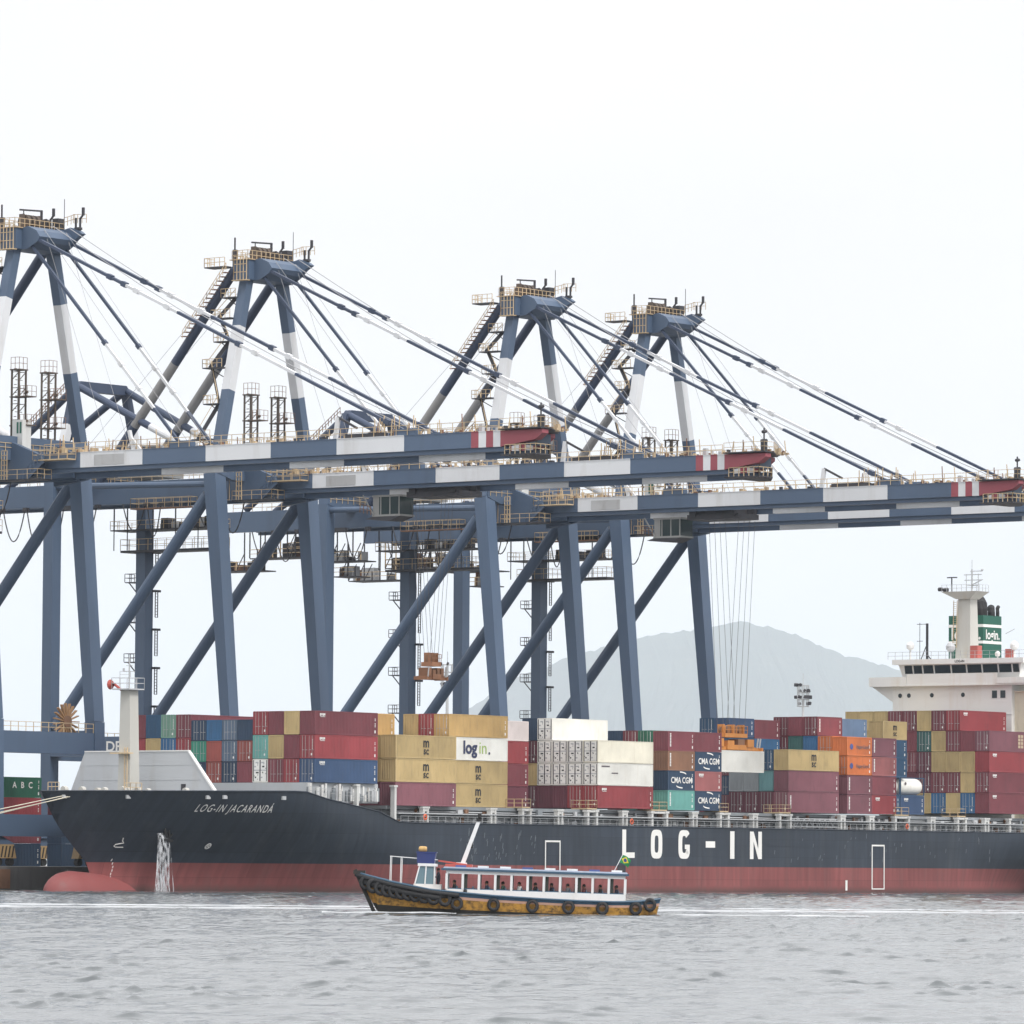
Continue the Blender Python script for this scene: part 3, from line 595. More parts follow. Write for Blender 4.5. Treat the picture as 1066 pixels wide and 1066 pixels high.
nd = nn.new('ShaderNodeTexNoise'); nd.inputs['Scale'].default_value = 1.4; nd.inputs['Detail'].default_value = 6; tt.links.new(mpd.outputs[0], nd.inputs[0]); md_ = nn.new('ShaderNodeMapRange'); md_.inputs[1].default_value = .42; md_.inputs[2].default_value = .68; md_.inputs[3].default_value = 0; md_.inputs[4].default_value = .5; tt.links.new(nd.outputs[0], md_.inputs[0]); tt.links.new(md_.outputs[0], bsdf.inputs['Alpha'])
o = mb.build('water_discharge', SPL, None, W(CL, 0, 0), (0, 0, -AX)); tag(o, 'white cooling water pouring from the hull side below the ship name', 'water jet', kind='stuff')
# mooring lines
for i, (y, z, q1, z1, pend) in enumerate(((-35.2, 11.35, -86, 3.2, -33), (-34.6, 11.25, -80, 3.3, -33), (-34.8, 11.25, -74, 3.3, -33))):
    a = W(CL + hb(y, z) + .1, y, z); c = W(pend, q1, z1); mb = MB(); pts = [a.lerp(c, t) - Vector((0, 0, 1.0 * math.sin(math.pi * t))) for t in np.linspace(0, 1, 14)]
    mb.path(pts, .06, 6); tag(mb.build('mooring_line', paint('rope_cream', (.58, .54, .44), .8)), ['white mooring rope from the bow, the topmost of three', 'white mooring rope from the bow, middle of three', 'white mooring rope from the bow, lowest and steepest of three'][i], 'rope', 'mooring ropes at the bow')
# ================================================================== containers
CC = {'maroon': (.20, .055, .068), 'dark maroon': (.135, .042, .058), 'red': (.30, .055, .063), 'faded red': (.34, .12, .12), 'yellow': (.48, .36, .175), 'navy': (.030, .058, .105), 'blue': (.040, .13, .26),
      'dark blue': (.030, .085, .16), 'grey blue': (.11, .155, .22), 'teal': (.15, .38, .34), 'sage green': (.19, .35, .27), 'green': (.025, .14, .085), 'dark green': (.05, .13, .12), 'white': (.70, .69, .64), 'cream': (.72, .68, .56),
      'pale pink': (.62, .55, .53), 'brown': (.27, .14, .085), 'orange': (.58, .17, .055), 'grey': (.26, .28, .29), 'slate teal': (.12, .25, .26), 'purple maroon': (.215, .085, .105), 'red brown': (.29, .075, .062), 'sea green': (.05, .27, .19), 'steel blue': (.045, .085, .17), 'light blue': (.16, .24, .36), 'faded yellow': (.54, .36, .15)}
def cmat(c): return paint('container_' + c.replace(' ', '_') + '_paint', CC[c], .58, .13, .6 if c not in ('white', 'cream', 'pale pink') else .3, tuple(.42 * x + .03 for x in CC[c]) if c not in ('white', 'cream') else (.45, .36, .25), .7, 4)
BAR = paint('door_bar_steel', (.42, .41, .40), .5, .1, .4)
def corr(mb, y0, y1, x, z0, z1, d, sg=1, axis='y', pitch=.28):
    n = int(round((y1 - y0) / pitch)); p = (y1 - y0) / n; pr = []
    for k in range(n): a = y0 + k * p; pr += [(a, 0), (a + .25 * p, 0), (a + .37 * p, d), (a + .88 * p, d)]
    pr.append((y1, 0))
    for (a, da), (b_, db) in zip(pr[:-1], pr[1:]):
        if axis == 'y': q = [(x - sg * da, a, z0), (x - sg * db, b_, z0), (x - sg * db, b_, z1), (x - sg * da, a, z1)]
        else: q = [(a, x + sg * da, z0), (b_, x + sg * db, z0), (b_, x + sg * db, z1), (a, x + sg * da, z1)]
        mb.face(q)
PROTO = {}
def protos(Ln, H, smooth_side):
    k = (Ln, H, smooth_side)
    if k in PROTO: return PROTO[k]
    Wd = 2.438; fr = MB(); bd = MB()
    for x in (-Wd, -.14):
        for y in (0, Ln - .16): fr.box((x, y, .02), (x + .14, y + .16, H - .02))
    for x in (-Wd + .01, -.09): fr.box((x, .16, .0), (x + .08, Ln - .16, .16)); fr.box((x, .16, H - .11), (x + .08, Ln - .16, H))
    for y in (.01, Ln - .11): fr.box((-Wd + .14, y, 0), (-.14, y + .1, .14)); fr.box((-Wd + .14, y, H - .12), (-.14, y + .1, H))
    if smooth_side:
        bd.box((-Wd + .035, .12, .1), (-.035, Ln - .12, H - .05))
        for q in np.arange(1.2, Ln - .5, 1.2): bd.box((-.036, q, .16), (-.03, q + .03, H - .11))
    else:
        corr(bd, .16, Ln - .16, -.015, .16, H - .11, .05); corr(bd, .16, Ln - .16, -Wd + .015, .16, H - .11, .05, -1)
        bd.box((-Wd + .1, .1, .1), (-.1, Ln - .1, H - .03)); corr(bd, -Wd + .14, -.14, Ln - .02, .14, H - .12, .05, -1, 'x')
    dl = MB(); dr = MB(); bl = MB(); br_ = MB()
    for mb, bb, x0, x1 in ((dl, bl, -Wd + .15, -Wd / 2 - .01), (dr, br_, -Wd / 2 + .01, -.15)):
        mb.box((x0, .05, .15), (x1, .1, H - .13))
        for kk in range(5): z = .3 + kk * (H - .55) / 5; mb.box((x0 + .04, .03, z), (x1 - .04, .051, z + (H - .6) / 5 - .09))
        for t in (.28, .72): x = x0 + (x1 - x0) * t; bb.tube((x, .0, .1), (x, .0, H - .1), .022, 6); bb.box((x - .05, -.01, 1.0), (x + .3, .02, 1.05))
    plain = MB(); corr(plain, -Wd + .14, -.14, .02, .14, H - .12, .045, 1, 'x')
    ms = [cmat('maroon')]
    objs = dict(frame=fr.build('frame', ms), body=bd.build('body', ms), dl=dl.build('door', ms), dr=dr.build('door', ms), bl=bl.build('locking_bar', [BAR]), br=br_.build('locking_bar', [BAR]), plain=plain.build('end_wall', ms))
    PROTO[k] = {n: o.data for n, o in objs.items()}
    for o in objs.values(): bpy.data.objects.remove(o)
    return PROTO[k]
reef = MB(); Wd = 2.438
reef.box((-Wd + .15, .03, .15), (-.15, .08, 2.75), 0)
for x0, x1 in ((-2.2, -1.3), (-1.14, -.24)):
    reef.box((x0, .0, 1.55), (x1, .03, 2.7), 0); reef.box((x0, .0, .25), (x1, .03, 1.45), 0)
    for z in (2.45, 1.95, 1.2, .62): reef.box((x0 + .06 + .4 * random.random(), -.015, z - .09), (x0 + .3 + .45 * random.random(), .0, z + .09), random.choice([1, 1, 2]))
    for k in range(5): z = random.uniform(.3, 2.6); xx = random.uniform(x0, x1 - .1); reef.box((xx, -.01, z), (xx + .07, .001, z + .12), 1)
reef.box((-1.3, -.012, .2), (-1.14, .03, 2.75), 1); reef.box((-2.32, -.01, .15), (-2.2, .03, 2.75), 1); reef.box((-.24, -.01, .15), (-.13, .03, 2.75), 1)
reef.box((-2.2, -.01, 1.44), (-.2, .02, 1.56), 2)
ro = reef.build('refrigeration_unit', [paint('reefer_panel', (.84, .83, .79), .5, .05, .3), DARK, GALV]); REEF = ro.data; bpy.data.objects.remove(ro)
mk = {}
def marks(kind):
    if kind in mk: return mk[kind]
    mb = MB()
    if kind == 'side':      # registration code, a column of small characters at the trailing edge
        for k in range(6):
            if k != 2: mb.box((.0, -.62, 2.05 - .19 * k), (.012, -.48, 2.17 - .19 * k))
        mb.box((.0, -.66, .35), (.012, -.46, .7))
    elif kind == 'tall': 
        for k in range(9): mb.box((.0, .42, 2.15 - .2 * k), (.012, .68, 2.3 - .2 * k))
    elif kind == 'end':
        for k in range(7): mb.box((-.42, -.03, 2.2 - .18 * k), (-.34, -.02, 2.32 - .18 * k))
        mb.box((-.62, -.03, .35), (-.42, -.02, .62))
    o = mb.build('marking', [LETW]); mk[kind] = o.data; bpy.data.objects.remove(o); return mk[kind]
def sub(parent, name, data, mat=None, loc=(0, 0, 0)):
    o = bpy.data.objects.new(name, data); col.objects.link(o); o.parent = parent; o.location = loc
    if mat is not None and len(data.materials):
        o.material_slots[0].link = 'OBJECT'; o.material_slots[0].material = mat
    return o
TIER = ['bottom', 'second', 'third', 'fourth', 'fifth', 'sixth']
ROW = ['outermost row', 'second row in', 'third row in', 'fourth row in', 'fifth row in', 'sixth row in', 'seventh row in', 'eighth row in', 'ninth row in', 'tenth row in', 'eleventh row in', 'innermost row']
NAVYL = paint('navy_lettering', (.03, .04, .10), .5); BLKL = paint('black_lettering', (.02, .02, .022), .5); LIME = paint('lime_lettering', (.36, .52, .10), .5); CODE = paint('grey_lettering', (.12, .10, .11), .5); BEIGE = paint('beige_lettering', (.5, .38, .26), .5); BLUL = paint('blue_lettering', (.07, .10, .28), .5)
GRP = 'containers stacked on the ship'
rnd = random.Random(3)
def container(p, q, z, c, Ln=12.19, H=2.896, label=None, logo=None, end='auto', rz=0., group=GRP, name='shipping_container'):
    r = thing(name, label, 'container', W(p, q, z), -AX + rz, group)
    sm = c in ('white', 'cream', 'pale pink'); P = protos(Ln, H, sm); m = cmat(c)
    sub(r, 'frame', P['frame'], m); sub(r, 'body', P['body'], m)
    if end == 'auto': end = 'reefer' if (sm and H > 2.7) else ('door' if rnd.random() < .6 and c != 'yellow' else 'plain')
    if end == 'reefer': sub(r, 'refrigeration_unit', REEF)
    elif end == 'door':
        for d, b_ in (('dl', 'bl'), ('dr', 'br')): sub(sub(r, 'door', P[d], m), 'locking_bar', P[b_])
    else: sub(r, 'end_wall', P['plain'], m)
    if c not in ('white', 'cream', 'yellow', 'pale pink', 'grey'):
        sub(r, 'marking', marks('side'), None, (0, Ln, 0))
        if logo == 'tall' : sub(r, 'marking', marks('tall'))
        if end == 'door' and rnd.random() < .8: sub(r, 'marking', marks('end'))
    x = .012
    if logo == 'msc':
        s = .62 if Ln > 7 else .5
        text('lettering', 'm', 2.75 * s, BLKL, r, (x, Ln * .5, H * .68), ROT_P, .025, .98); text('lettering', 'sc', 2.15 * s, BLKL, r, (x, Ln * .5, H * .33), ROT_P, .02, 1.0)
    elif logo == 'login':
        text('lettering', 'log', 2.25, NAVYL, r, (x, 4.35, H * .54), ROT_P, .035, 1.06); text('lettering', 'in', 2.25, LIME, r, (x, 7.05, H * .54), ROT_P, -.005, 1.1); text('lettering', '.', 2.0, NAVYL, r, (x, 8.35, H * .5), ROT_P, .03)
    elif logo == 'cma':
        text('lettering', 'CMA CGM', 1.12, LETW, r, (x, 3.1, 1.3), ROT_P, .018, .92)
        mb = MB()
        for sg in (1, -1):
            pts = [(3.0 + sg * (.75 - .5 * t - .9 * t * t + .35), 1.3 + sg * (.72 + .34 * math.sin(1.2 * t + .2))) for t in np.linspace(0, 1, 7)]
            for (a, b_), (d, e) in zip(pts[:-1], pts[1:]): mb.face([(x, a, b_), (x, d, e), (x, d, e + .16), (x, a, b_ + .16)])
        mb.build('emblem', LETW, r)
    elif logo == 'hapag':
        text('lettering', 'Hapag-Lloyd', .72, CODE, r, (x, 3.75, 1.22), ROT_P, .02, .86); mb = MB(); mb.lathe([(0, .012), (.42, .012), (.42, 0)], (0, 1.05, 1.25), 'x', 8); mb.build('emblem', BLUL, r)
    elif logo == 'beige':
        mb = MB()
        for k in range(4):
            for j in range(2): mb.box((0, 7.6 + j * .75, .55 + .5 * k), (.012, 8.2 + j * .75, .95 + .5 * k))
        mb.build('emblem', BEIGE, r)
    elif logo == 'patch':
        mb = MB(); [mb.box((0, .9 + .27 * k, H - .62 + .05 * (k % 2)), (.012, 1.1 + .27 * k, H - .30)) for k in range(4)]; mb.box((0, 1.0, H - .75), (.012, 1.9, H - .69)); mb.build('emblem', LETW, r)
    elif logo == 'code':
        mb = MB(); mb.box((0, .8, H - .5), (.012, 2.6, H - .33)); mb.box((0, 3.0, 1.55), (.012, 4.4, 1.68)); mb.build('marking', CODE, r)
    return r
def stack(bay, q, row, base, tiers, p=None):
    z = base; p = -2.5 * row if p is None else p
    for i, t in enumerate(tiers):
        if t is None: continue
        t = dict(zip(('c', 'H', 'L', 'logo', 'q', 'say', 'end'), t)) if isinstance(t, tuple) else {'c': t}
        H = t.get('H') or DEFH; Ln = t.get('L') or 12.19
        if t['c'] != '-':
            qq = t.get('q') if t.get('q') is not None else q
            say = t.get('say') or ''
            lab = say if say else '%s container, %s tier, %s from hull side, %s bay from bow' % (t['c'], TIER[i], ROW[row], bay)
            container(p, qq, z, t['c'], Ln, H, lab, t.get('logo'), t.get('end') or 'auto')
        z += H + .055
S = 2.591; DEFH = 2.88
B1 = 'first'
for row, ts in enumerate((['steel blue', 'red', 'maroon'], ['red', 'maroon', 'yellow'], ['maroon', 'yellow', 'maroon'], ['white', 'teal', 'red'])):
    tt = [(c,) for c in ts]
    if row == 0: tt[0] = ('steel blue', None, None, 'patch'); tt[1] = ('red', None, None, 'patch'); tt[2] = ('maroon', None, None, 'patch')
    stack(B1, -3.7, row, 13.42, tt)
DEFH = 2.55
for row, ts in enumerate((['maroon', 'red brown', 'navy'], ['navy', 'grey blue', 'grey blue'], ['red brown', 'red brown', 'blue'], ['navy', 'sea green', 'navy'])): stack(B1, -3.7, row + 4, 13.42, ts)
DEFH = 2.896
for row, ts in enumerate((['navy', 'red', 'maroon'], ['navy', 'blue', 'sage green'], ['maroon', 'yellow', 'dark blue'], ['maroon', 'red', 'maroon'])):
    stack(B1, -3.7, row + 8, 13.42, [(c, 2.896 if i != 1 else S) for i, c in enumerate(ts)])
m40 = 'yellow forty foot container with black stacked letters, '
stack('second', 12.05, 0, 10.8, [('purple maroon',), ('yellow', None, None, 'msc', None, m40 + 'above the purple one by the bow gap'), ('yellow', None, None, 'msc', None, m40 + 'on top beside the lettered white box')])
stack('second', 12.05, 1, 10.8, ['dark maroon', 'yellow', 'yellow'])
for r_ in (2, 3): stack('second', 12.05, r_, 10.8, [['maroon', 'yellow', 'red'], ['navy', 'maroon', 'yellow']][r_ - 2])
stack('second', 12.05, 4, 10.8, ['maroon', 'red', 'maroon', ('faded yellow', 2.896, None, None, None, 'weathered yellow container peeping out behind the maroon top of the first bay')])
stack('third', 25.9, 1, 10.85, [('yellow', None, None, 'msc', None, m40 + 'lowest, beside the purple container'), ('yellow', None, None, 'msc', None, m40 + 'directly under the white lettered box'), ('white', None, None, 'login', None, 'white container with blue and green lettering between yellow ones', 'plain'), ('faded yellow', 2.85, None, None, None, 'weathered plain yellow container on top of the white lettered box')])
stack('third', 25.9, 2, 10.85, ['maroon', 'yellow', 'maroon', 'red']); stack('third', 25.9, 3, 10.85, ['yellow', 'navy', 'yellow', 'yellow']); stack('third', 25.9, 4, 10.85, ['maroon', 'red', 'yellow'])
stack('fourth', 40.1, 4, 10.85, [('dark maroon',), ('maroon',), ('red',), ('pale pink', S, None, None, None, 'pale pinkish white container between the faded yellow box and white refrigerated ones', 'plain')])
stack('fifth', 54.1, 0, 11.02, [('red', None, None, 'patch'), ('white', None, None, 'code'), ('cream',)])
for r_, t1 in ((1, 'red'), (2, 'dark maroon'), (3, 'dark maroon')):
    ts = [(t1,), ('white',), ('white',)] + ([('white', None, None, None, None, 'white refrigerated container highest of the white ones')] if r_ == 3 else []); stack('fifth', 54.1, r_, 11.02, ts)
stack('fifth', 54.1, 4, 11.02, ['dark maroon', 'yellow', 'dark maroon', 'navy']); stack('fifth', 54.1, 5, 11.02, ['maroon', 'maroon', 'red'])
F20 = 6.058
for k, (q, ts) in enumerate(((69.6, [('teal', S, F20, 'tall'), ('navy', S, F20, 'cma'), ('brown', S, F20, 'tall'), ('maroon', S, F20, 'tall')]), (75.75, [('navy', S, F20, 'cma'), ('faded red', S, F20, 'patch'), ('navy', S, F20, 'cma'), ('maroon', S, F20)]))):
    z = 10.95
    for i, t in enumerate(ts):
        lab = ['teal short container with tall white code, bottom of its stack', 'navy short container, bow side of the faded red one, white lettering', 'brown short container with tall white code, third tier', 'maroon short container with tall white code, on top of the brown box',
               'navy short container, white lettering, bottom tier beside the teal one', 'faded red short container between two navy lettered ones', 'navy short container, white lettering, third tier beside the brown one', 'plain maroon short container on top of the upper navy lettered box'][k * 4 + i]
        container(0, q, z, t[0], F20, S, lab, t[3] if len(t) > 3 else None, 'plain' if k == 0 else 'door'); z += S + .022
DEFH = S
for r_, ts in ((1, ['maroon', 'navy', 'maroon', 'green']), (2, ['teal', 'maroon', 'navy', 'maroon']), (3, ['maroon', 'red', 'navy', 'navy'])): stack('sixth', 69.6, r_, 10.95, ts)
DEFH = 2.82
stack('seventh', 97.5, 0, 10.95, [('purple maroon', None, None, 'tall'), ('purple maroon',), ('yellow', None, None, 'msc', None, m40 + 'alone on purple boxes, below the floodlight')])
stack('seventh', 97.5, 1, 10.95, ['dark maroon', ('slate teal', None, None, None, None, None, 'plain'), 'dark blue']); stack('seventh', 97.5, 2, 10.95, ['dark maroon', ('grey', None, None, None, None, None, 'plain')]); stack('seventh', 97.5, 3, 10.95, ['dark maroon', ('grey', None, None, None, None, None, 'plain')])
DEFH = S
for r_, cs in ((4, ['dark maroon', 'navy', 'maroon', 'dark blue', 'steel blue']), (5, ['maroon', 'navy', 'maroon', 'navy', 'dark blue'])):
    stack('seventh', 97.5, r_, 10.75, [(c, S, F20) for c in cs])
    for i, c in enumerate(['maroon', 'navy', 'red', 'blue', 'maroon']): container(-2.5 * r_, 103.65, 10.75 + i * (S + .03), c, F20, S, '%s short container, %s tier, %s, stern half of seventh bay' % (c, TIER[i], ROW[r_]))
DEFH = S + .03
lo = 'orange short container with dark lettering and blue emblem, '
for k, (q, ts) in enumerate(((111.7, [('purple maroon', 'tall'), ('purple maroon', 'tall'), ('orange', 'hapag'), ('orange', 'hapag')]), (117.85, [('red', 'patch'), ('maroon', None), ('faded red', 'tall'), ('purple maroon', 'tall')]))):
    z = 10.98
    for i, (c, lg) in enumerate(ts):
        lab = lo + ('lower of the two' if i == 2 else 'upper of the two') if c == 'orange' else '%s short container, %s tier, %s half of the bay with orange boxes' % (c, TIER[i], ['bow', 'stern'][k])
        container(0, q, z, c, F20, S, lab, lg); z += S + .07
stack('eighth', 111.7, 1, 10.98, [('navy', S + .04, F20), ('navy', S + .04, F20), ('orange', S + .04, F20), ('orange', S + .04, F20)])
for r_, cs in ((2, ['maroon', 'navy', 'maroon', 'blue', 'maroon']), (3, ['maroon', 'navy', 'maroon', 'dark green', 'maroon']), (4, ['maroon', 'navy', 'red', 'maroon', 'maroon'])):
    stack('eighth', 111.7, r_, 10.98, [(c, S + .05, F20, 'tall' if i == 4 else None) for i, c in enumerate(cs)])
    if r_ == 2: container(-5, 117.85, 10.98 + 4 * (S + .08), 'light blue', F20, S, 'light blue short container above the orange and purple short boxes')
# ninth bay: tanks
def tank(p, q, z, lab):
    r = thing('tank_container', lab, 'container', W(p, q, z), -AX, 'tank containers on the ship'); fm_ = MB()
    for x in (-2.44, -.12):
        for y in (0, F20 - .12): fm_.box((x, y, 0), (x + .12, y + .12, S))
        for z_ in (0, S - .12): fm_.box((x, .12, z_), (x + .12, F20 - .12, z_ + .12))
    for y in (0, F20 - .12):
        for z_ in (0, S - .12): fm_.box((-2.32, y, z_), (-.12, y + .12, z_ + .12))
    fm_.build('frame', [cmat('dark blue')], r)
    mb = MB(); mb.lathe([(0, .1), (.7, .14), (1.05, .32), (1.14, .6), (1.14, 5.45), (1.05, 5.75), (.7, 5.92), (0, 5.96)], (-1.22, 0, 1.3), 'y', 24); mb.build('tank', [cmat('white')], r, smooth=True)
    mb = MB(); mb.box((-1.5, 1.2, 2.42), (-.9, 5, 2.5)); mb.build('catwalk', GALV, r)
    mb = MB(); mb.lathe([(0, .02), (.22, .02), (.22, -.02)], (-.02, 1.3, 1.75), 'x', 10); mb.build('marking', CODE, r)
    return r
for q, c in ((126.3, 'dark blue'), (132.5, 'steel blue')): container(-5, q, 11.1, c, F20, S, '%s short container under the %s white tank' % (c.replace('steel ', 'bright '), 'half hidden' if q < 130 else 'long'), 'patch' if q > 130 else None, 'plain')
tank(-5, 126.3, 13.72, 'white tank container mostly hidden, only its rounded end beside the maroon box'); tank(-5, 132.5, 13.72, 'white tank container with long rounded side on the bright blue box')
for i, (c, lg) in enumerate((('dark blue', None), ('dark blue', None), ('yellow', 'msc'))):
    container(-5, 128.0, 16.36 + i * (S + .03), c, F20, S, ['blue short container resting on the white tanks', 'blue short container between another blue one and a yellow one', 'yellow short container, black letters, on two blue ones before the bridge'][i], lg)
DEFH = 2.92
stack('tenth', 147.85, 0, 11.4, [('maroon', None, None, 'patch'), ('maroon', None, None, 'patch'), ('red', None, None, 'patch'), ('purple maroon', None, None, 'beige', None, 'purple maroon container with beige block emblem, top of the row by the bridge')])
stack('tenth', 147.85, 1, 11.4, ['blue', 'yellow', 'yellow', 'maroon'])
stack('tenth', 147.85, 2, 11.4, ['yellow', 'maroon', 'yellow', 'maroon', ('red', None, None, 'patch', None, 'red container topmost, right below the square bridge windows', 'door')])
stack('tenth', 147.85, 3, 11.4, ['blue', 'maroon', 'yellow', 'yellow', 'maroon']); stack('tenth', 147.85, 4, 11.4, ['yellow', 'dark maroon', 'dark maroon', 'dark green', 'yellow'])
for r_, cs in ((5, ['maroon', 'dark maroon', 'maroon', 'maroon', 'maroon']), (6, ['navy', 'maroon', 'navy', 'maroon', 'maroon']), (7, ['navy', 'maroon', 'navy', 'yellow', 'yellow']), (8, ['navy', 'maroon', 'navy', 'yellow', 'yellow']), (9, ['navy', 'maroon', 'navy', 'maroon', 'yellow'])):
    stack('tenth', 147.85, r_, 11.4, cs)
container(-2.1, 82.5, 16.27, 'white', 12.19, 2.896, 'plain white container hanging from the orange spreader over the gap', None, 'reefer', group='containers hanging from cranes')
# boxes stacked on the quay, left of the bow
for i, (c, H, lab) in enumerate((('navy', 2.896, 'navy container at the foot of the quay stack left of the bow'), ('maroon', 2.896, 'maroon container low in the quay stack left of the bow'), ('red', 2.896, 'faded red container under the green one on the quay'), ('green', 2.591, 'green container with large white letters on top of the quay stack'))):
    o = container(-50, -10.3, QZ + .02 + i * 2.92 - (0 if i else 0), c, 12.19, H, lab, None, group='containers stacked on the quay')
    if c == 'green':
        text('lettering', 'A', 1.1, LETW, o, (.012, 7.1, 1.55), ROT_P, .02); text('lettering', 'B', 1.1, LETW, o, (.012, 8.6, 1.55), ROT_P, .02); text('lettering', 'C', 1.1, LETW, o, (.012, 10.1, 1.55), ROT_P, .02)
for i, (c, lab) in enumerate((('navy', 'dark blue container at the bottom of the quay stack just behind the bow'), ('navy', 'navy container second up in the quay stack just behind the bow'), ('dark maroon', 'dark maroon container third up in the quay stack just behind the bow'))):
    container(-47, 2.5, QZ + .02 + i * 2.92, c, 12.19, 2.896, lab, None, 'plain', group='containers stacked on the quay')
for i, q in enumerate((-58, -51, -44.5, -40)):
    r = thing('bollard', ['squat black bollard on the quay edge under the mooring ropes', 'squat black bollard on the quay edge before the striped crane bogies', 'squat black bollard on the quay edge near the bow', 'squat black bollard on the quay edge right beside the bulb'][i], 'bollard', W(-31.7, q, QZ), group='bollards along the quay edge')
    mb = MB(); mb.lathe([(.45, 0), (.45, .08), (.24, .12), (.22, .5), (.4, .62), (.38, .75), (0, .8)], (0, 0, 0), 'z', 14); mb.build('post', BLACK, r)
# ================================================================== ship-to-shore gantry cranes (local x out over the water, y along the quay, heights above the sea in the numbers)
ZO = (0, 0, -QZ)
CRANE_AT = {1: -15.5, 2: 29.3, 3: 86.4, 4: 117.4}
CL_LAB = {1: 'nearest blue gantry crane, leftmost of four, with the yellow cable reel between its legs', 2: 'second blue gantry crane from the left, standing behind the ship bow',
          3: 'third blue gantry crane, lowering the white container onto the ship', 4: 'farthest blue gantry crane, rightmost of four, nearest the ship bridge'}
REELS = []
def make_crane():
    r = thing('gantry_crane', CL_LAB[2], 'crane', W(-36, CRANE_AT[2], QZ), group='gantry cranes along the quay')
    def bd(mb, name, mats, par=r, smooth=False): return mb.build(name, mats, par, off=ZO if par is r else ZO, smooth=smooth)
    legs = []
    for y in (-9.3, 9.3):
        mb = MB(); mb.beam((-.9, y, 54.0), (2.2, y, 21), 2.0, 2.1, (0, 1, 0), w2=(1.55, 1.85)); mb.beam((2.2, y, 21), (2.4, y, 9.2), 1.75, 1.85, (0, 1, 0)); legs.append(bd(mb, 'leg', BLUE))
        mb = MB(); mb.beam((-29.1, y, 54.0), (-29.1, y, 9.2), 1.65, 1.7, (0, 1, 0)); ll = bd(mb, 'leg', BLUE)
        mb = MB(); mb.tube((-2.0, y, 51.2), (-28.2, y, 21.2), .78, 14); bd(mb, 'diagonal_brace', BLUE, smooth=False)
        mb = MB(); mb.box((-28.25, y - .8, 17.4), (1.4, y + .8, 19.95)); pb = bd(mb, 'portal_beam', BLUE)
        if y < 0: text('lettering', 'DP', 1.85, LETW, pb, (-17.1, y - .83, 18.6 - QZ), ROT_Q, .02, 1.2)
        mb = MB(); mb.tube((-28.3, y, 53.2), (-1.6, y, 52.6), .42, 10); bd(mb, 'tie_pipe', BLUE)
    for x, z0, z1 in ((2.2, 16.9, 19.6), (-29.1, 16.9, 19.6)):
        mb = MB(); mb.box((x - .75, -8.4, z0), (x + .75, 8.4, z1)); mb.rail([(x + .7, -8.3, z1), (x + .7, 8.3, z1)], 1.15, 1.4, .09, 1); bd(mb, 'portal_cross_beam', [BLUE, YEL])
    for x in (2.4, -29.1):
        mb = MB(); mb.box((x - .9, -11.5, 6.6), (x + .9, 11.5, 9.3)); bd(mb, 'sill_beam', BLUE)
        for y in (-9.4, 9.4):
            mb = MB(); mb.prism([(y - 3.6, 5.6), (y + 3.6, 5.6), (y + 1.2, 6.6), (y - 1.2, 6.6)], 'x', x - .5, x + .5); 
            for s_ in (-2, 2): mb.prism([(y + s_ - 1.7, 3.9), (y + s_ + 1.7, 3.9), (y + s_ + 1.2, 5.6), (y + s_ - 1.2, 5.6)], 'x', x - .6, x + .6, 1)
            for s_ in (-3.1, -1, 1, 3.1): mb.tube((x - .3, y + s_, 3.45), (x + .3, y + s_, 3.45), .5, 12, 2)
            for s_ in (-2, 2):
                for kk in range(4): a = y + s_ - 1.2 + kk * .65; mb.face([(x + .605, a, 4), (x + .605, a + .28, 4), (x + .605, a + .6, 5.4), (x + .605, a + .32, 5.4)], 2); mb.face([(x - .605, a, 4), (x - .605, a + .28, 4), (x - .605, a + .6, 5.4), (x - .605, a + .32, 5.4)], 2)
            bd(mb, 'bogie', [BLUE, STRIPE, BLACK])
    # cable reel with radial ribs
    mb = MB(); cx, cy_, cz = 1.3, 5.0, 21.0
    mb.lathe([(0, -.35), (.75, -.3), (.75, .3), (0, .35)], (cx, cy_, cz), 'x', 14, 1)
    for k in range(19): a = 2 * math.pi * k / 19; mb.beam((cx, cy_ + .6 * math.cos(a), cz + .6 * math.sin(a)), (cx, cy_ + 2.3 * math.cos(a), cz + 2.3 * math.sin(a)), .13, .4, (1, 0, 0))
    REELS.append((mb, [paint('reel_orange', (.33, .19, .09), .6, .15, .5, (.12, .07, .04), .8, 2), RUST]))
    # upper cross beams
    for x in (-.7, -29.1):
        mb = MB(); mb.prism([(-9.9, 54), (-9.9, 55.2), (-8, 56.2), (8, 56.2), (9.9, 55.2), (9.9, 54), (7, 53.2), (-7, 53.2)], 'x', x - .9, x + .9); mb.rail([(x + 1.0, -9.5, 54.2), (x + 1.0, 9.5, 54.2)], 1.1, 1.3, .08, 1); bd(mb, 'upper_cross_beam', [BLUE, YEL])
    # fixed girders and boom girders, painted in bands
    bands = [(4.4, 11, 0), (11, 21.15, 1), (21.15, 31.3, 0), (31.3, 41.55, 1), (41.55, 51.75, 0), (51.75, 62, 1), (62, 72, 0), (72, 73.1, 2), (73.1, 74.2, 1), (74.2, 75.25, 2), (75.25, 76.3, 1)]
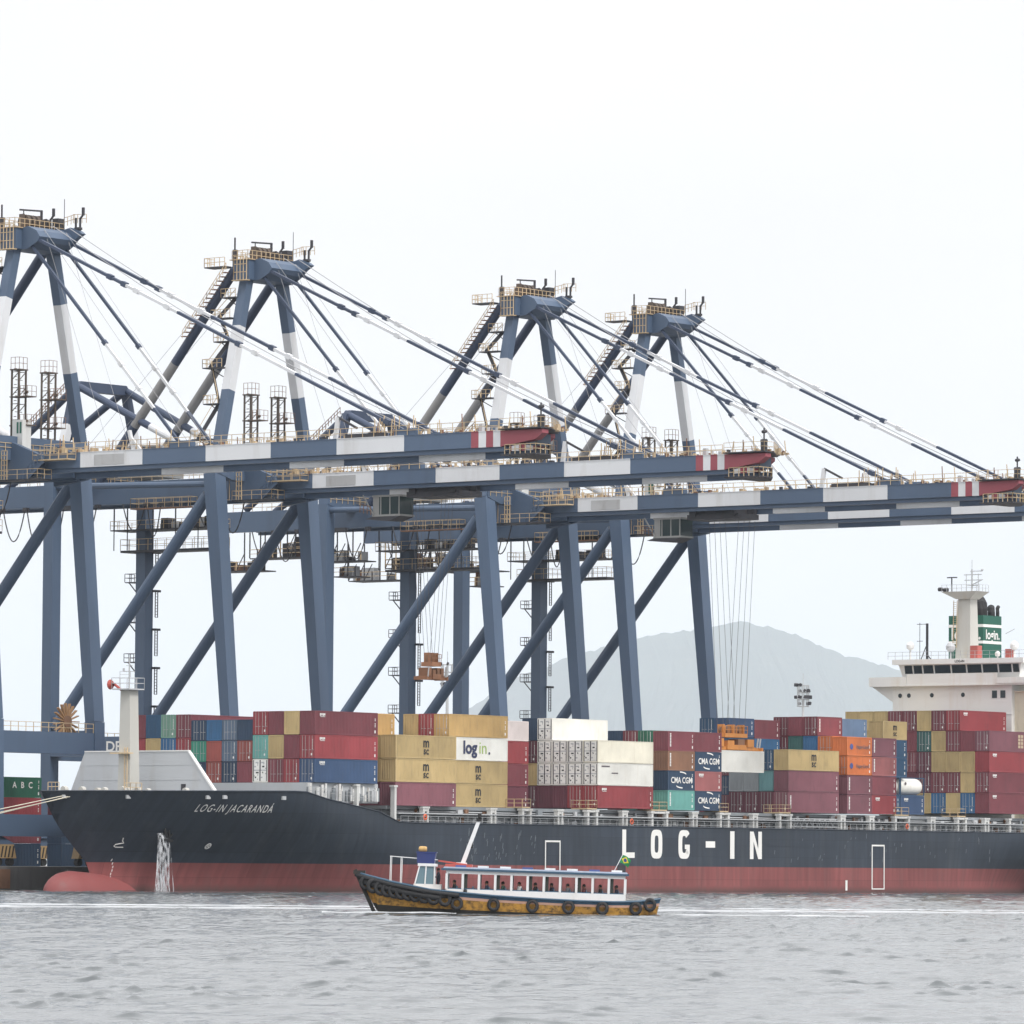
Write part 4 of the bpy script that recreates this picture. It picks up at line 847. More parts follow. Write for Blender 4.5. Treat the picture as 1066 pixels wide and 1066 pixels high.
    for y in (-3.15, 3.15):
        mb = MB(); mb.box((-52, y - .62, 51.3), (4.3, y + .62, 53.9)); mb.box((-52, y + (-.62 if y < 0 else -.1), 50.95), (4.3, y + (.1 if y < 0 else .62), 51.3)); bd(mb, 'fixed_girder', BLUE)
        mb = MB()
        for x0, x1, c in bands:
            mb.box((x0, y - .6, 51.92), (x1, y + .6, 53.75), c); mb.box((x0, y - .66, 53.75), (x1, y + .66, 53.82), c)
        s0 = -.6 if y < 0 else .2
        for x0, x1, c in ([(4.4, 77, 0)] if y < 0 else [(4.4, 18.5, 0), (18.5, 28.5, 1), (28.5, 39, 0), (39, 47.5, 1), (47.5, 59, 0), (59, 69, 1), (69, 78, 0)]): mb.box((x0, y - .3, 51.4 if y < 0 else 51.15), (x1, y + .5, 51.92), c)
        xe = 82.4 if y < 0 else 78.6; mb.prism([(76.3, 51.92), (xe - 1, 52.6), (xe, 53.3), (xe, 53.75), (76.3, 53.75)], 'y', y - .6, y + .6, 2)
        if y < 0:      # stay lug blocks
            for x in (26.5, 61.5): mb.box((x - 1.1, y - .5, 53.82), (x + 2.2, y + .5, 54.6), 0)
        else:
            for x in (26.5, 61.5): mb.box((x - 1.1, y - .5, 53.82), (x + 2.2, y + .5, 54.6), 0)
        bg_ = bd(mb, 'boom_girder', [BLUE, WHITE, RED])
        if y < 0:
            mb = MB(); mb.box((13.3, y - .64, 52.1), (18.2, y - .61, 53.4)); bd(mb, 'panel_patch', paint('grey_patch', (.42, .42, .42), .6, .1, .4), bg_)
        mb = MB(); mb.rail([(5, y - .6 if y < 0 else y + .6, 53.82), (76, y - .6 if y < 0 else y + .6, 53.82)], 1.15, 1.7, .085); bd(mb, 'railing', YEL, bg_)
        mb = MB(); mb.rail([(-51, y - .6 if y < 0 else y + .6, 53.9), (-2, y - .6 if y < 0 else y + .6, 53.9)], 1.1, 1.8, .08); bd(mb, 'railing', YEL)
    for x in list(range(-50, 5, 9)) + [10, 22, 34, 46, 58, 70, 78.6]:
        mb = MB(); mb.box((x - .3, -2.5, 52.2), (x + .3, 2.5, 53.6)); bd(mb, 'girder_tie', BLUE)
    # clutter on the boom: motors, sheave blocks, hoses at stay points
    mb = MB(); rg = random.Random(4)
    for (xa, xb, n) in ((5, 20, 70), (22, 31, 46), (31, 56, 30), (56, 66, 46), (66, 82, 80)):
        for k in range(n):
            x = rg.uniform(xa, xb); y = rg.uniform(-3.6, 3.2); s_ = rg.uniform(.12, .5); mb.box((x, y, 53.82), (x + s_ * rg.uniform(.4, 1.6), y + s_, 53.9 + s_ * rg.uniform(.4, 1.7)), rg.choice([4, 4, 0, 4, 1, 2, 3]))
    for k in range(44): x = rg.choice([rg.uniform(22, 31), rg.uniform(57, 66), rg.uniform(5, 20), rg.uniform(70, 82)]); y = rg.choice([-3.4, 3.3]); mb.beam((x, y, 53.8), (x + rg.uniform(-.3, .3), y, 53.8 + rg.uniform(1.2, 2.6)), .09, .09, mi=rg.choice([0, 0, 1]))
    tag(bd(mb, 'boom_machinery', [YEL, RUST, GALV, DARK, paint('tan_paint', (.44, .33, .21), .65, .2, .5, (.2, .13, .08), 1, 2)]), kind='stuff')
    # white davit on the boom
    mb = MB(); mb.beam((51.2, -3.3, 53.8), (51.6, -3.3, 56.4), .5, .4); mb.beam((51.6, -3.3, 56.4), (54.5, -3.3, 55), .25, .25, mi=1); mb.box((53, -3.7, 53.82), (58.8, -2.8, 54.3), 1); bd(mb, 'davit', [WHITE, DARK]); mb = MB(); mb.beam((19.3, -3.3, 53.8), (18.6, -3.3, 56.2), .45, .35); mb.beam((18.6, -3.3, 55.6), (20.4, -3.3, 53.8), .3, .3); bd(mb, 'davit', [WHITE, DARK])
    # boom tip platform
    mb = MB(); mb.prism([(76.4, -4.3), (82.6, -4.3), (82.6, -2.2), (78.8, 4.2), (76.4, 4.2)], 'z', 53.83, 53.97, 1); mb.rail([(76.6, -4.3, 53.97), (82.6, -4.3, 53.97), (82.6, -2.2, 53.97), (78.8, 4.2, 53.97), (76.6, 4.2, 53.97)], 1.15)
    mb.prism([(76.4, -3.9), (81.6, -3.9), (81.6, -1), (78.2, 3.5), (76.4, 3.5)], 'z', 50.85, 51.0, 1); mb.rail([(77, -3.8, 51.0), (81.5, -3.8, 51.0), (81.5, -1, 51), (78, 3.4, 51)], 1.1, .8, .1)
    for x, y in ((76.8, -3.4), (79, -3.4), (81.3, -3.4), (77.5, 3.2), (80.2, .4)): mb.beam((x, y, 51), (x, y, 52.4), .14, .14, mi=1)
    mb.beam((82.1, -3.6, 54), (82.1, -3.6, 56.8), .14, .14, mi=1); mb.tube((82.1, -3.9, 56.3), (82.1, -3.2, 56.4), .2, 8, 1); mb.tube((81.7, -3.6, 55.2), (82.5, -3.6, 55.2), .25, 8, 1); mb.box((81.8, -3.9, 54), (82.4, -3.3, 55.2), 1)
    bd(mb, 'tip_platform', [YEL, DARK, RUST])
    # A-frame legs with painted bands
    ayz = lambda z: 9.6 + (3.55 - 9.6) * (z - 54) / 25.9
    for sg in (-1, 1):
        mb = MB()
        for z0, z1, c in ((54, 64.9, 0), (64.9, 73.4, 1), (73.4, 80.2, 0)): mb.beam((-.6, sg * ayz(z0), z0), (-.6, sg * ayz(z1), z1), 1.25, 1.3, (1, 0, 0), c)
        al = bd(mb, 'mast_leg', [BLUE, WHITE])
        mb = MB()      # back stay
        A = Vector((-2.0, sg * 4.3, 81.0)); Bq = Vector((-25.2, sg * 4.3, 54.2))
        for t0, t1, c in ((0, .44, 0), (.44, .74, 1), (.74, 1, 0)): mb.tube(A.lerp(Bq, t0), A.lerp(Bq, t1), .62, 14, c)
        bd(mb, 'back_stay', [BLUED, paint('dirty_shaded_white_paint', (.27, .265, .26), .6, .08, .6, (.16, .15, .15), .5, 6)], smooth=False)  # middle band: dirty white, greyed further so its shaded look is painted in
        if sg < 0:
            mb = MB()
            for k in range(16): c = A.lerp(Bq, .03 + .020 * k); mb.box((c.x - .5, c.y - 1.3, c.z + .35), (c.x + .2, c.y - .55, c.z + .45), 1)
            mb.rail([A.lerp(Bq, t) + Vector((0, -1.3, .4)) for t in (.02, .16, .34)], 1.0, .9, .08); bd(mb, 'stair', [YEL, RUST])
            for i, z in enumerate((58.5, 63.2, 68.0, 71.5, 74.6, 77.4)):
                mb = MB(); y = -ayz(z) - (0 if i % 2 else .4); x0 = -4.6 if i % 2 == 0 else -3.8
                mb.box((x0, y - .9, z - .14), (-1.2, y + .6, z), 1); mb.rail([(x0, y - .9, z), (-1.3, y - .9, z)], 1.1, .9, .08); mb.rail([(x0, y - .9, z), (x0, y + .6, z)], 1.1, .8, .08); mb.beam((-1.2, y, z - 1.5), (x0 + .6, y, z - .1), .1, .1, mi=1)
                if i < 5:
                    z2 = (63.2, 68, 71.5, 74.6, 77.4)[i]; y2 = -ayz(z2); a = Vector((x0 + .5, y, z)); c = Vector((-1.8, y2, z2))
                    if i % 2: a, c = Vector((-1.8, y, z)), Vector((x0 - .2, y2, z2))
                    mb.beam(a, c, .16, .5, mi=1); mb.beam(a + Vector((0, -.3, 1)), c + Vector((0, -.3, 1)), .08, .08)
                bd(mb, 'landing', [YEL, DARK])
            mb = MB(); mb.box((-6.2, -5.6, 81.3), (-2.6, -3.6, 81.45), 1); mb.rail([(-2.7, -5.6, 81.4), (-6.2, -5.6, 81.4), (-6.2, -3.6, 81.4)], 1.2, .8, .09); bd(mb, 'landing', [YEL, DARK])
    # mast head
    mb = MB(); mb.box((-2.2, -4.6, 79.6), (.6, 4.5, 82.2)); 
    mb.prism([(.4, 79.5), (.4, 82.2), (1.6, 82.4), (3.0, 81.8), (3.6, 81.0), (3.2, 80.4), (1.6, 79.6)], 'y', -3.5, 2.79)
    for y in (3.15,):
        mb.prism([(.4, 79.5), (.4, 82.6), (2.0, 82.5), (3.0, 82.7), (4.4, 82.2), (5.0, 81.8), (3.9, 81.2), (3.0, 80.4), (1.6, 79.6)], 'y', y - .35, y + .35)
        mb.prism([(-3.2, 80), (-2, 79.4), (-2, 82.4), (-3.2, 82)], 'y', y - .5 + (-1.1 if y < 0 else 1.1), y + .5 + (-1.1 if y < 0 else 1.1))
    head = bd(mb, 'mast_head', BLUE)
    mb = MB(); mb.rail([(-2.2, -4.7, 82.25), (.5, -4.7, 82.25), (.5, 4.4, 82.25), (-2.2, 4.4, 82.25), (-2.2, -4.7, 82.25)], 1.2, .9, .085); mb.box((-2.5, -4.9, 82.2), (.8, 4.7, 82.3))
    mb.rail([(.8, -5.3, 79.5), (-1.4, -5.3, 79.5), (-1.4, -5.3, 79.6)], 3.1, .55, .1, mids=2); mb.box((-1.5, -5.6, 79.4), (.9, -4.7, 79.5)); mb.rail([(2.4, 4, 83.4), (4.6, 4, 83.3)], 1.1, .7, .08); mb.rail([(1.2, 3.6, 83), (3, 3.6, 83.3)], 1.1, .7, .08)
    bd(mb, 'railing', YEL, head)
    mb = MB()
    for y, rr_ in ((-1.5, .95), (-.6, .95), (.3, .95), (2.4, .7)): mb.lathe([(0, -.25), (rr_, -.25), (rr_ * .8, 0), (rr_, .25), (0, .25)], (-.8, y, 83.25), 'y', 16)
    for y in (-2, .9): mb.box((-1.2, y - .1, 82.3), (-.4, y + .1, 84.2))
    bd(mb, 'sheave', paint('greasy_steel', (.10, .075, .06), .7, .2, .5, (.05, .04, .035), .9, 2), head)
    mb = MB(); mb.beam((-.8, 1.6, 82.3), (-.8, 1.6, 85.0), .24, .24); mb.beam((-.8, 1.7, 84.9), (-.8, -2.4, 84.7), .2, .2); mb.beam((-.8, -1.7, 82.3), (-.8, -1.7, 84.7), .1, .1); bd(mb, 'maintenance_davit', DARK, head)
    for (x, y) in ((.2, 2.2), (4.1, 3.4)):
        mb = MB(); mb.beam((x, y, 82.3), (x, y, 83.9), .2, .2); mb.beam((x, y, 83.8), (x + .4, y + .1, 84.3), .2, .2); mb.beam((x + .4, y + .1, 84.2), (x + .4, y + .1, 85.2), .3, .26); mb.beam((x - .45, y - .3, 82.5), (x - .45, y - .3, 83.9), .2, .2); mb.box((x - .6, y - .45, 82.4), (x + .2, y + .2, 82.7)); bd(mb, 'beacon', DARK, head)
    mb = MB(); mb.beam((-1.9, -4.5, 82.3), (-1.9, -4.5, 85.2), .16, .16); mb.box((-2.1, -4.7, 82.3), (-1.6, -4.2, 83.6)); bd(mb, 'signal_post', DARK, head); mb = MB(); mb.box((-.6, 3.4, 82.3), (.4, 4.6, 84.1)); bd(mb, 'winch_box', DARK, head); mb = MB(); mb.tube((1.6, 3.2, 82.3), (1.6, 3.2, 86.4), .045, 5); bd(mb, 'aerial', DARK, head)
    # fore stays and inner stays, in painted rods
    for sg in (-1, 1):
        y = sg * 3.15
        A = Vector((3.0, y, 80.7)); Bq = Vector((61.6, y, 54.4)); mb = MB()
        for t0, t1, c in ((0, .24, 0), (.24, .395, 1), (.395, .555, 0), (.555, .715, 1), (.715, 1, 0)): mb.beam(A.lerp(Bq, t0), A.lerp(Bq, t1), .52, .34, (0, 0, 1), c)
        for t, c in ((.20, 0), (.24, 0), (.275, 1), (.36, 1), (.555, 0), (.60, 1), (.95, 0)): p_ = A.lerp(Bq, t); q_ = A.lerp(Bq, t + .012); mb.beam(p_, q_, .62, .62, mi=c)
        bd(mb, 'fore_stay', [BLUED, WHITE])
        A = Vector((2.0, y, 80.0)); Bq = Vector((26.6, y, 54.4)); mb = MB()
        for t0, t1, c in ((0, .5, 0), (.5, .83, 1), (.83, 1, 0)): mb.beam(A.lerp(Bq, t0), A.lerp(Bq, t1), .36, .32, (0, 0, 1), c)
        for t, c in ((.49, 0), (.6, 1), (.72, 1)): mb.beam(A.lerp(Bq, t), A.lerp(Bq, t + .018), .52, .5, mi=c)
        bd(mb, 'inner_stay', [BLUED, WHITE])
    mb = MB()
    for y in (-1.5, 1.6):
        mb.path([Vector((4, y, 82.4)).lerp(Vector((62, y, 54.5)), t) - Vector((0, 0, 1.6 * math.sin(math.pi * t))) for t in np.linspace(0, 1, 9)], .05, 4)
    for y in (-2, 2): mb.path([Vector((3, y, 82)).lerp(Vector((27, y, 54.5)), t) for t in (0, 1)], .03, 4); mb.path([Vector((-2, y, 83)).lerp(Vector((-33, y, 56)), t) for t in (0, 1)], .03, 4); mb.path([Vector((3, y, 82)).lerp(Vector((14, y, 54.5)), t) for t in (0, 1)], .03, 4)
    bd(mb, 'hoist_rope', paint('bright_rope', (.34, .34, .35), .6, .05, .1))
    # rear frame over the landside legs
    mb = MB(); mb.prism([(-5.6, 66.3), (-4.6, 67.6), (4.6, 67.6), (5.6, 66.3)], 'x', -29.7, -28.5); bd(mb, 'rear_frame_beam', BLUED)
    for sg in (-1, 1):
        mb = MB(); a = Vector((-29.1, sg * 5.0, 67)); c = Vector((-29.1, sg * 8.6, 54.2))
        for t0, t1, k in ((0, .42, 0), (.42, .85, 1), (.85, 1, 0)): mb.beam(a.lerp(c, t0), a.lerp(c, t1), 1.05, .95, (1, 0, 0), k)
        bd(mb, 'rear_frame_leg', [BLUED, WHITE])
        mb = MB(); a = Vector((-28.6, sg * 4.8, 66.8)); c = Vector((-2.2, sg * 3.6, 54.2))
        for t0, t1, k in ((0, .46, 0), (.46, 1, 1)): mb.tube(a.lerp(c, t0), a.lerp(c, t1), .5, 12, k)
        bd(mb, 'front_strut', [BLUED, WHITE])
        mb = MB(); mb.tube((-29.6, sg * 4.8, 66.6), (-49, sg * 3.2, 54.2), .5, 12); bd(mb, 'rear_strut', BLUED)
    mb = MB(); mb.rail([Vector((-30, -5.3, 67)).lerp(Vector((-44, -3.9, 57.6)), t) for t in (0, .5, 1)], 1.0, .7, .09); bd(mb, 'stair', RUST)
    # machinery house and electrical house behind the mast
    mb = MB(); mb.box((-24.5, -1.5, 54.6), (-17.5, 3.6, 58.6)); mb.box((-24.8, -1.8, 58.6), (-17.2, 3.9, 58.8), 1); mb.box((-24.2, -1.53, 55.2), (-22.8, -1.5, 57.6), 2); mb.box((-22, -1.53, 56.2), (-20.6, -1.5, 57.6), 2); bd(mb, 'machinery_house', [paint('house_grey', (.36, .36, .35), .6, .08, .4), GALV, DARK])
    mb = MB(); mb.box((-.7, -3.4, 54.4), (1.0, -1.8, 58.3)); mb.box((.05, -3.43, 56.6), (.35, -3.4, 58.0), 1); mb.box((.55, -3.43, 56.6), (.85, -3.4, 58.0), 1); bd(mb, 'electrical_house', [paint('house_white', (.62, .62, .6), .6, .05, .3), FUNG])
    # lattice stair towers
    for y0 in (-2.6, 2.9):
        mb = MB(); xa, xb, yb_ = -1.6, -.4, y0 + 1.25
        for x in (xa, xb):
            for y in (y0, yb_): mb.beam((x, y, 54), (x, y, 64.7), .19, .19)
        for k, z in enumerate(np.arange(54.4, 64.4, 1.0)):
            for y in (y0, yb_): mb.beam((xa, y, z), (xb, y, z + (1.0 if k % 2 else 0)), .08, .08)
            mb.beam((-1.0, y0, z), (-1.0, yb_, z), .07, .07); mb.beam((-1.2, y0 - .02, z + .4), (-.8, y0 - .02, z + .4), .08, .08)
        for z in (57.6, 61.2): mb.box((xa - .2, y0 - .2, z), (1.2, yb_ + .2, z + .13)); mb.rail([(.0, y0 - .2, z), (1.2, y0 - .2, z), (1.2, yb_ + .2, z)], 1.4, .7, .06, 1); mb.tube((.6, y0, z + .4), (1.1, y0, z + .6), .16, 7)
        mb.box((xa - .2, y0 - .2, 64.6), (xb + .2, yb_ + .2, 64.75)); mb.rail([(xa, y0 - .2, 64.7), (xb + .2, y0 - .2, 64.7), (xb + .2, yb_, 64.7)], 1.5, .8, .065, 1)
        bd(mb, 'lattice_tower', [paint('brown_steel', (.095, .075, .06), .7, .2, .5, (.16, .09, .05), .8, 2), RUST])
    # hinge platform with stairs, walkways under the girders
    mb = MB(); mb.deckrail(-.2, 6.5, -6.6, -4.0, 50.6, 1.2, 0, 1); mb.deckrail(4.6, 10.4, -5.4, -3.9, 53.0, 1.2, 0, 0); mb.beam((3.2, -5.2, 50.6), (6.2, -5.2, 53), .2, .7, mi=2); mb.rail([(3.2, -5.6, 50.6), (6.2, -5.6, 53)], 1.0, .7, .08, 2); mb.rail([(-.5, -6.8, 50.6), (-.5, -6.8, 50.7)], 4, 1, .1); mb.box((-1.3, -6.8, 50.6), (-.5, -6.7, 50.7)); mb.rail([(.6, -6.7, 50.6), (1.5, -6.7, 50.6)], 3.6, .5, .1, mids=5)
    bd(mb, 'hinge_platform', [YEL, DARK, BLUE])
    mb = MB(); mb.prism([(-.2, 50.4), (5.2, 51.1), (5.2, 53.6), (-.2, 55.6)], 'y', -4.6, -3.8); bd(mb, 'hinge_bracket', BLUE); mb = MB(); mb.prism([(-.2, 50.4), (5.2, 51.1), (5.2, 53.6), (-.2, 55.6)], 'y', 3.8, 4.6); bd(mb, 'hinge_bracket', BLUE)
    mb = MB(); mb.deckrail(-19, -8.5, -5.2, -3.9, 50.2, 1.3, 0, 1); bd(mb, 'walkway', YEL if False else [YEL, RUST])
    mb = MB(); mb.deckrail(-33.5, -16, 7.2, 11.6, 48.4, 1.2, 0, 1); mb.deckrail(-32, -15.5, 7.6, 11, 45.6, 1.5, 0, 1, .3)
    for x in (-33, -30.6, -26, -22, -18): mb.beam((x, 7.4, 48.4), (x, 7.4, 52), .14, .14, mi=1); mb.beam((x, 7.4, 45.6), (x, 7.4, 48.4), .1, .1, mi=1)
    rg = random.Random(9)
    for k in range(8): x = rg.uniform(-27, -16); h = rg.uniform(.4, 1.5); mb.box((x, 8, 48.4), (x + rg.uniform(.3, 1.3), 9.4, 48.4 + h), rg.choice([1, 2, 2, 1, 3]))
    bd(mb, 'leg_platform', [YEL, DARK, GALV, WHITE])
    mb = MB()
    for k, z in enumerate((25.2, 30.6, 36, 41.4)):
        mb.box((-32.2, 8.8, z - .12), (-29.9, 10.8, z), 1); mb.rail([(-29.9, 8.8, z), (-32.2, 8.8, z), (-32.2, 10.8, z)], 1.1, 1.1, .09, 1); mb.beam((-31.6, 9, z - .1), (-29.9, 9, z - 1.8), .12, .12, mi=1)
    for k in range(5):
        z = 21 + 5.2 * k
        for y in (10.3, 10.8): mb.beam((-28.0, y, z), (-28.0, y, z + 3.4), .1, .1, mi=1)
        for j in range(9): mb.beam((-28.0, 10.3, z + .4 * j), (-28.0, 10.8, z + .4 * j), .06, .06, mi=1)
        mb.box((-28.2, 9.9, z + 3.4), (-27.6, 11, z + 3.7), 1)
    bd(mb, 'leg_ladder', [YEL, DARK])
    # festoon cables in loops
    for k in range(11):
        mb = MB(); x0 = -47 + k * 4.3; x1 = x0 + 4.0 - (1.6 if k in (3, 7) else 0)
        if k in (5, 8): continue
        sag = 3.6 + .8 * (k % 3)
        mb.path([(x0 + (x1 - x0) * t, -4.2, 50.9 - sag * (1 - (2 * t - 1) ** 2)) for t in np.linspace(0, 1, 15)], .085, 5); mb.box((x1 - .2, -4.5, 50.5), (x0 + 4.5, -3.9, 51), 0); bd(mb, 'festoon_cable', DARK)
    return r
def trolley(root, x0, cab):
    mb = MB(); mb.box((x0 - 3, -2.4, 50.3), (x0 + 5.5, 2.4, 51.0)); mb.box((x0 - 2, -2.2, 51.0), (x0 + 4, 2.2, 51.9))
    for x in (x0 - 2, x0 + 4.5):
        for y in (-2.2, 2.2): mb.box((x - .5, y - .4, 50.7), (x + .5, y + .4, 51.9))
    t = mb.build('trolley', DARK, root, off=ZO)
    if cab:
        mb = MB(); cx = x0 - 6.2
        mb.box((cx - 2.3, -2.6, 48.0), (cx + 2.3, .4, 48.25)); mb.box((cx - 2.3, -2.6, 50.5), (cx + 2.3, .4, 50.75)); mb.box((cx - 2.2, -2.5, 48.25), (cx - 1.2, .3, 50.5))
        for x in (cx - .9, cx + .6, cx + 2.1): mb.box((x - .08, -2.55, 48.25), (x + .08, -2.45, 50.5))
        mb.beam((cx - 3.8, -2.6, 50.8), (cx - 2, -2.6, 48.2), .15, .15); mb.rail([(cx - 4.2, -2.7, 48.6), (cx - 2.4, -2.7, 48.2)], 1.1, .6, .09, 2); mb.prism([(cx - 2.3, 48), (cx + 2.3, 48), (cx + .5, 47.4), (cx - 3.4, 47.7)], 'y', -2.6, .3, 1)
        c = mb.build('operator_cab', [paint('cab_grey', (.26, .26, .25), .6, .1, .5), DARK, RUST], t, off=ZO)
        mb = MB(); mb.box((cx - 1.2, -2.5, 48.25), (cx + 2.2, .3, 50.5)); mb.build('cab_window', paint('green_glass', (.03, .045, .045), .1, .05, 0.), c, off=ZO)
    return t
proto = make_crane()
from collections import defaultdict
def tree_of():
    d = defaultdict(list)
    for o in bpy.data.objects:
        if o.parent: d[o.parent.name].append(o)
    return lambda o: d[o.name]
tr = tree_of(); cranes = {2: proto}
for k in (1, 3, 4):
    c = copy_tree(proto, None, tr); c.location = W(-36, CRANE_AT[k], QZ); c['label'] = CL_LAB[k]; cranes[k] = c
REELS[0][0].build('cable_reel', REELS[0][1], cranes[1], off=ZO)
trolley(cranes[2], 28.5, True); trolley(cranes[3], 31.5, True); trolley(cranes[1], -17, False); trolley(cranes[4], -14, False)
# lattice gear slung under the back reach of the two far cranes
for k in (3, 4):
    mb = MB(); rg = random.Random(k)
    for x0, x1, z0, z1 in ((-55, -46, 45.5, 50.9), (-48, -38, 47.2, 50.9), (-41, -34, 48, 51), (-37.5, -27.5, 46.4, 50.8), (-32.5, -28.5, 44.2, 49)):
        y = -2.5
        mb.box((x0, y - 1, z0 - .15), (x1, y + 2.5, z0), 1)
        n = max(2, int((x1 - x0) / 1.3))
        for i in range(n + 1):
            x = x0 + (x1 - x0) * i / n
            mb.beam((x, y - 1, z0), (x, y - 1, z1 if i % 2 == 0 else z0 + 1.3), .14, .14, mi=rg.choice([1, 1, 0]))
            if i < n and rg.random() < .4: mb.beam((x, y - 1, z0), (x + (x1 - x0) / n, y - 1, min(z1, z0 + 2.4)), .1, .1, mi=1)
        mb.beam((x0, y - 1, z0 + 1.2), (x1, y - 1, z0 + 1.2), .1, .1, mi=0); mb.beam((x0, y - 1, z0 + .6), (x1, y - 1, z0 + .6), .08, .08, mi=0)
        for i in range(6): x = rg.uniform(x0, x1 - 1); mb.box((x, y, z0), (x + rg.uniform(.4, 1.4), y + 1.5, z0 + rg.uniform(.5, 2.2)), rg.choice([1, 2, 3, 1]))
    mb.build('service_gantry', [YEL, DARK, RUST, GALV], cranes[k], off=ZO)
# spreaders on their ropes
def spreader(p, q, ztop, lab, load, hang, ys=1., pm=None):
    pm = pm or ORANGE
    r = thing('container_spreader', lab, 'spreader', W(p, q, ztop), group='spreaders hanging from cranes'); mb = MB()
    mb.box((-1.1, -6.05, 0), (1.1, -5.7, .45)); mb.box((-1.1, 5.7, 0), (1.1, 6.05, .45)); mb.box((-.75, -5.7, .05), (-.35, 5.7, .5)); mb.box((.35, -5.7, .05), (.75, 5.7, .5)); mb.box((-1.0, -2.2, .1), (1.0, 2.2, .75)); mb.build('frame', pm, r)
    mb = MB(); rg = random.Random(2)
    for y in (-3.6, -1.2, 1.2, 3.4): mb.box((-.8, y - .75, .5), (.9, y + .75, 1.3 + .3 * rg.random()), rg.choice([0, 0, 1]))
    for y in (-4.9, 4.8, 5.4): mb.beam((.9, y, .4), (1.0, y + .15, 1.7), .16, .16, mi=2)
    mb.build('machinery', [pm, RUST, GALV], r)
    mb = MB(); mb.box((-.9, -2.6, 1.75), (.9, 2.6, 2.3), 0)
    for y in (-2.1, -.7, .7, 2.1): mb.lathe([(0, -.2), (.62, -.2), (.5, 0), (.62, .2), (0, .2)], (0, y, 2.75), 'x', 14, 1)
    for y in (-2.3, 0, 2.3): mb.box((-.5, y - .15, 2.2), (.5, y + .15, 3.5), 0)
    mb.rail([(.9, -2.6, 2.3), (.9, 2.6, 2.3)], 1.0, .8, .08, 0); mb.build('head_block', [pm, RUST], r)
    mb = MB()
    for x in (-1.9, 1.9):
        for y in (-2.1, -.7, .7, 2.1): mb.tube((x * .4, y, 2.8), (x * 1.3, y * .9, hang), .034, 4)
    mb.build('rope', ROPE, r)
    for ch in kids(r):
        if ys != 1: ch.scale = (1, ys if 'rope' not in ch.name else .6, 1)
    return r
spreader(-3.3, 88.6, 19.2, 'orange container spreader gripping the white container above the ship deck', True, 50.3 - 19.2)
spreader(-8.4, 29.6, 27.0, 'rusty orange container spreader hanging empty between two crane legs', False, 50.3 - 27.2, .36, paint('rust_orange', (.24, .115, .06), .7, .2, .6, (.08, .05, .04), .8, 2))
# floodlight masts
def lightmast(p, q, ztop, lab):
    r = thing('floodlight_mast', lab, 'light mast', W(p, q, QZ), group='floodlight masts on the quay'); h = ztop - QZ
    mb = MB(); mb.tube((0, 0, 0), (0, 0, h - 3), .45, 10, 0, .22); mb.tube((0, 0, h - 3), (0, 0, h + 1.6), .06, 5); mb.build('pole', GALV, r)
    mb = MB(); rg = random.Random(int(q))
    for z in (-4.2, -3, -1.8, -.6): mb.lathe([(.95, z), (1.05, z + .08), (.95, z + .16)], (0, 0, h), 'z', 12)
    for k in range(8):
        a = 2 * math.pi * k / 8; mb.beam((math.cos(a), math.sin(a), h - 4.2), (math.cos(a), math.sin(a), h - .4), .1, .1)
    mb.build('lamp_rack', GALV, r)
    for k in range(22):
        a = rg.uniform(0, 6.28); z = h - rg.choice([.4, 1.4, 2.5, 3.6]); l = MB(); l.box((-.27, -.18, -.24), (.27, .18, .24)); l.build('floodlight', DARK, r, (1.3 * math.cos(a), 1.3 * math.sin(a), z), (R(-25), 0, a))
lightmast(-120, 274.5, 35.6, 'slim floodlight mast rising behind the purple containers right of centre')
lightmast(-120, 174.6, 36.0, 'floodlight mast with lamp cluster standing between crane legs beside the rusty spreader')
# ================================================================== the ferry: local x towards the stern, y away from the viewer, z up from the waterline
FE = Vector((-.12, 381, -.04)); FR = (0, R(1.5), R(-1.5)); FS = (.94, .94, 1.02)
ferry = thing('ferry_boat', 'small wooden passenger ferry with ochre hull, white open cabin and tyre fenders', 'boat', FE, R(-1.5))
ferry.rotation_euler = FR; ferry.scale = FS
OCH = paint('ochre_hull_paint', (.44, .23, .04), .6, .22, .9, (.045, .03, .02), 1.5, .8, bump=.25)
n_ = OCH.node_tree.nodes
for q_ in n_:
    if q_.type == 'MAP_RANGE' and abs(q_.inputs[1].default_value - .52) < 1e-4: q_.inputs[1].default_value = .44; q_.inputs[2].default_value = .66
BWHT = paint('boat_white_paint', (.72, .73, .74), .5, .04, .3, (.4, .36, .3), 1.2, 2)
BBLU = paint('boat_blue_paint', (.035, .085, .14), .5, .1, .3, (.03, .03, .03), 1.5, 1)
SALM = paint('salmon_stripe', (.55, .33, .25), .6, .1, .4, (.3, .2, .15), 1.5, 1)
WOODD = paint('worn_deck_wood', (.32, .23, .14), .8, .2, .5, (.1, .07, .05), 2, 1)
BOTT = paint('black_bottom_paint', (.02, .018, .016), .6, .1, .4, (.09, .06, .03), 2, 1)
xsB = [-10.95, -10.6, -10, -9.2, -8.2, -7, -5.5, -3.5, -1, 2, 5, 7.5, 9.2, 10.3, 10.85]
def sheer(x): return float(np.interp(x, [-10.95, -10, -8, -5.5, -2, 3, 7, 9.5, 10.9], [2.62, 2.38, 1.98, 1.62, 1.38, 1.22, 1.18, 1.28, 1.5]))
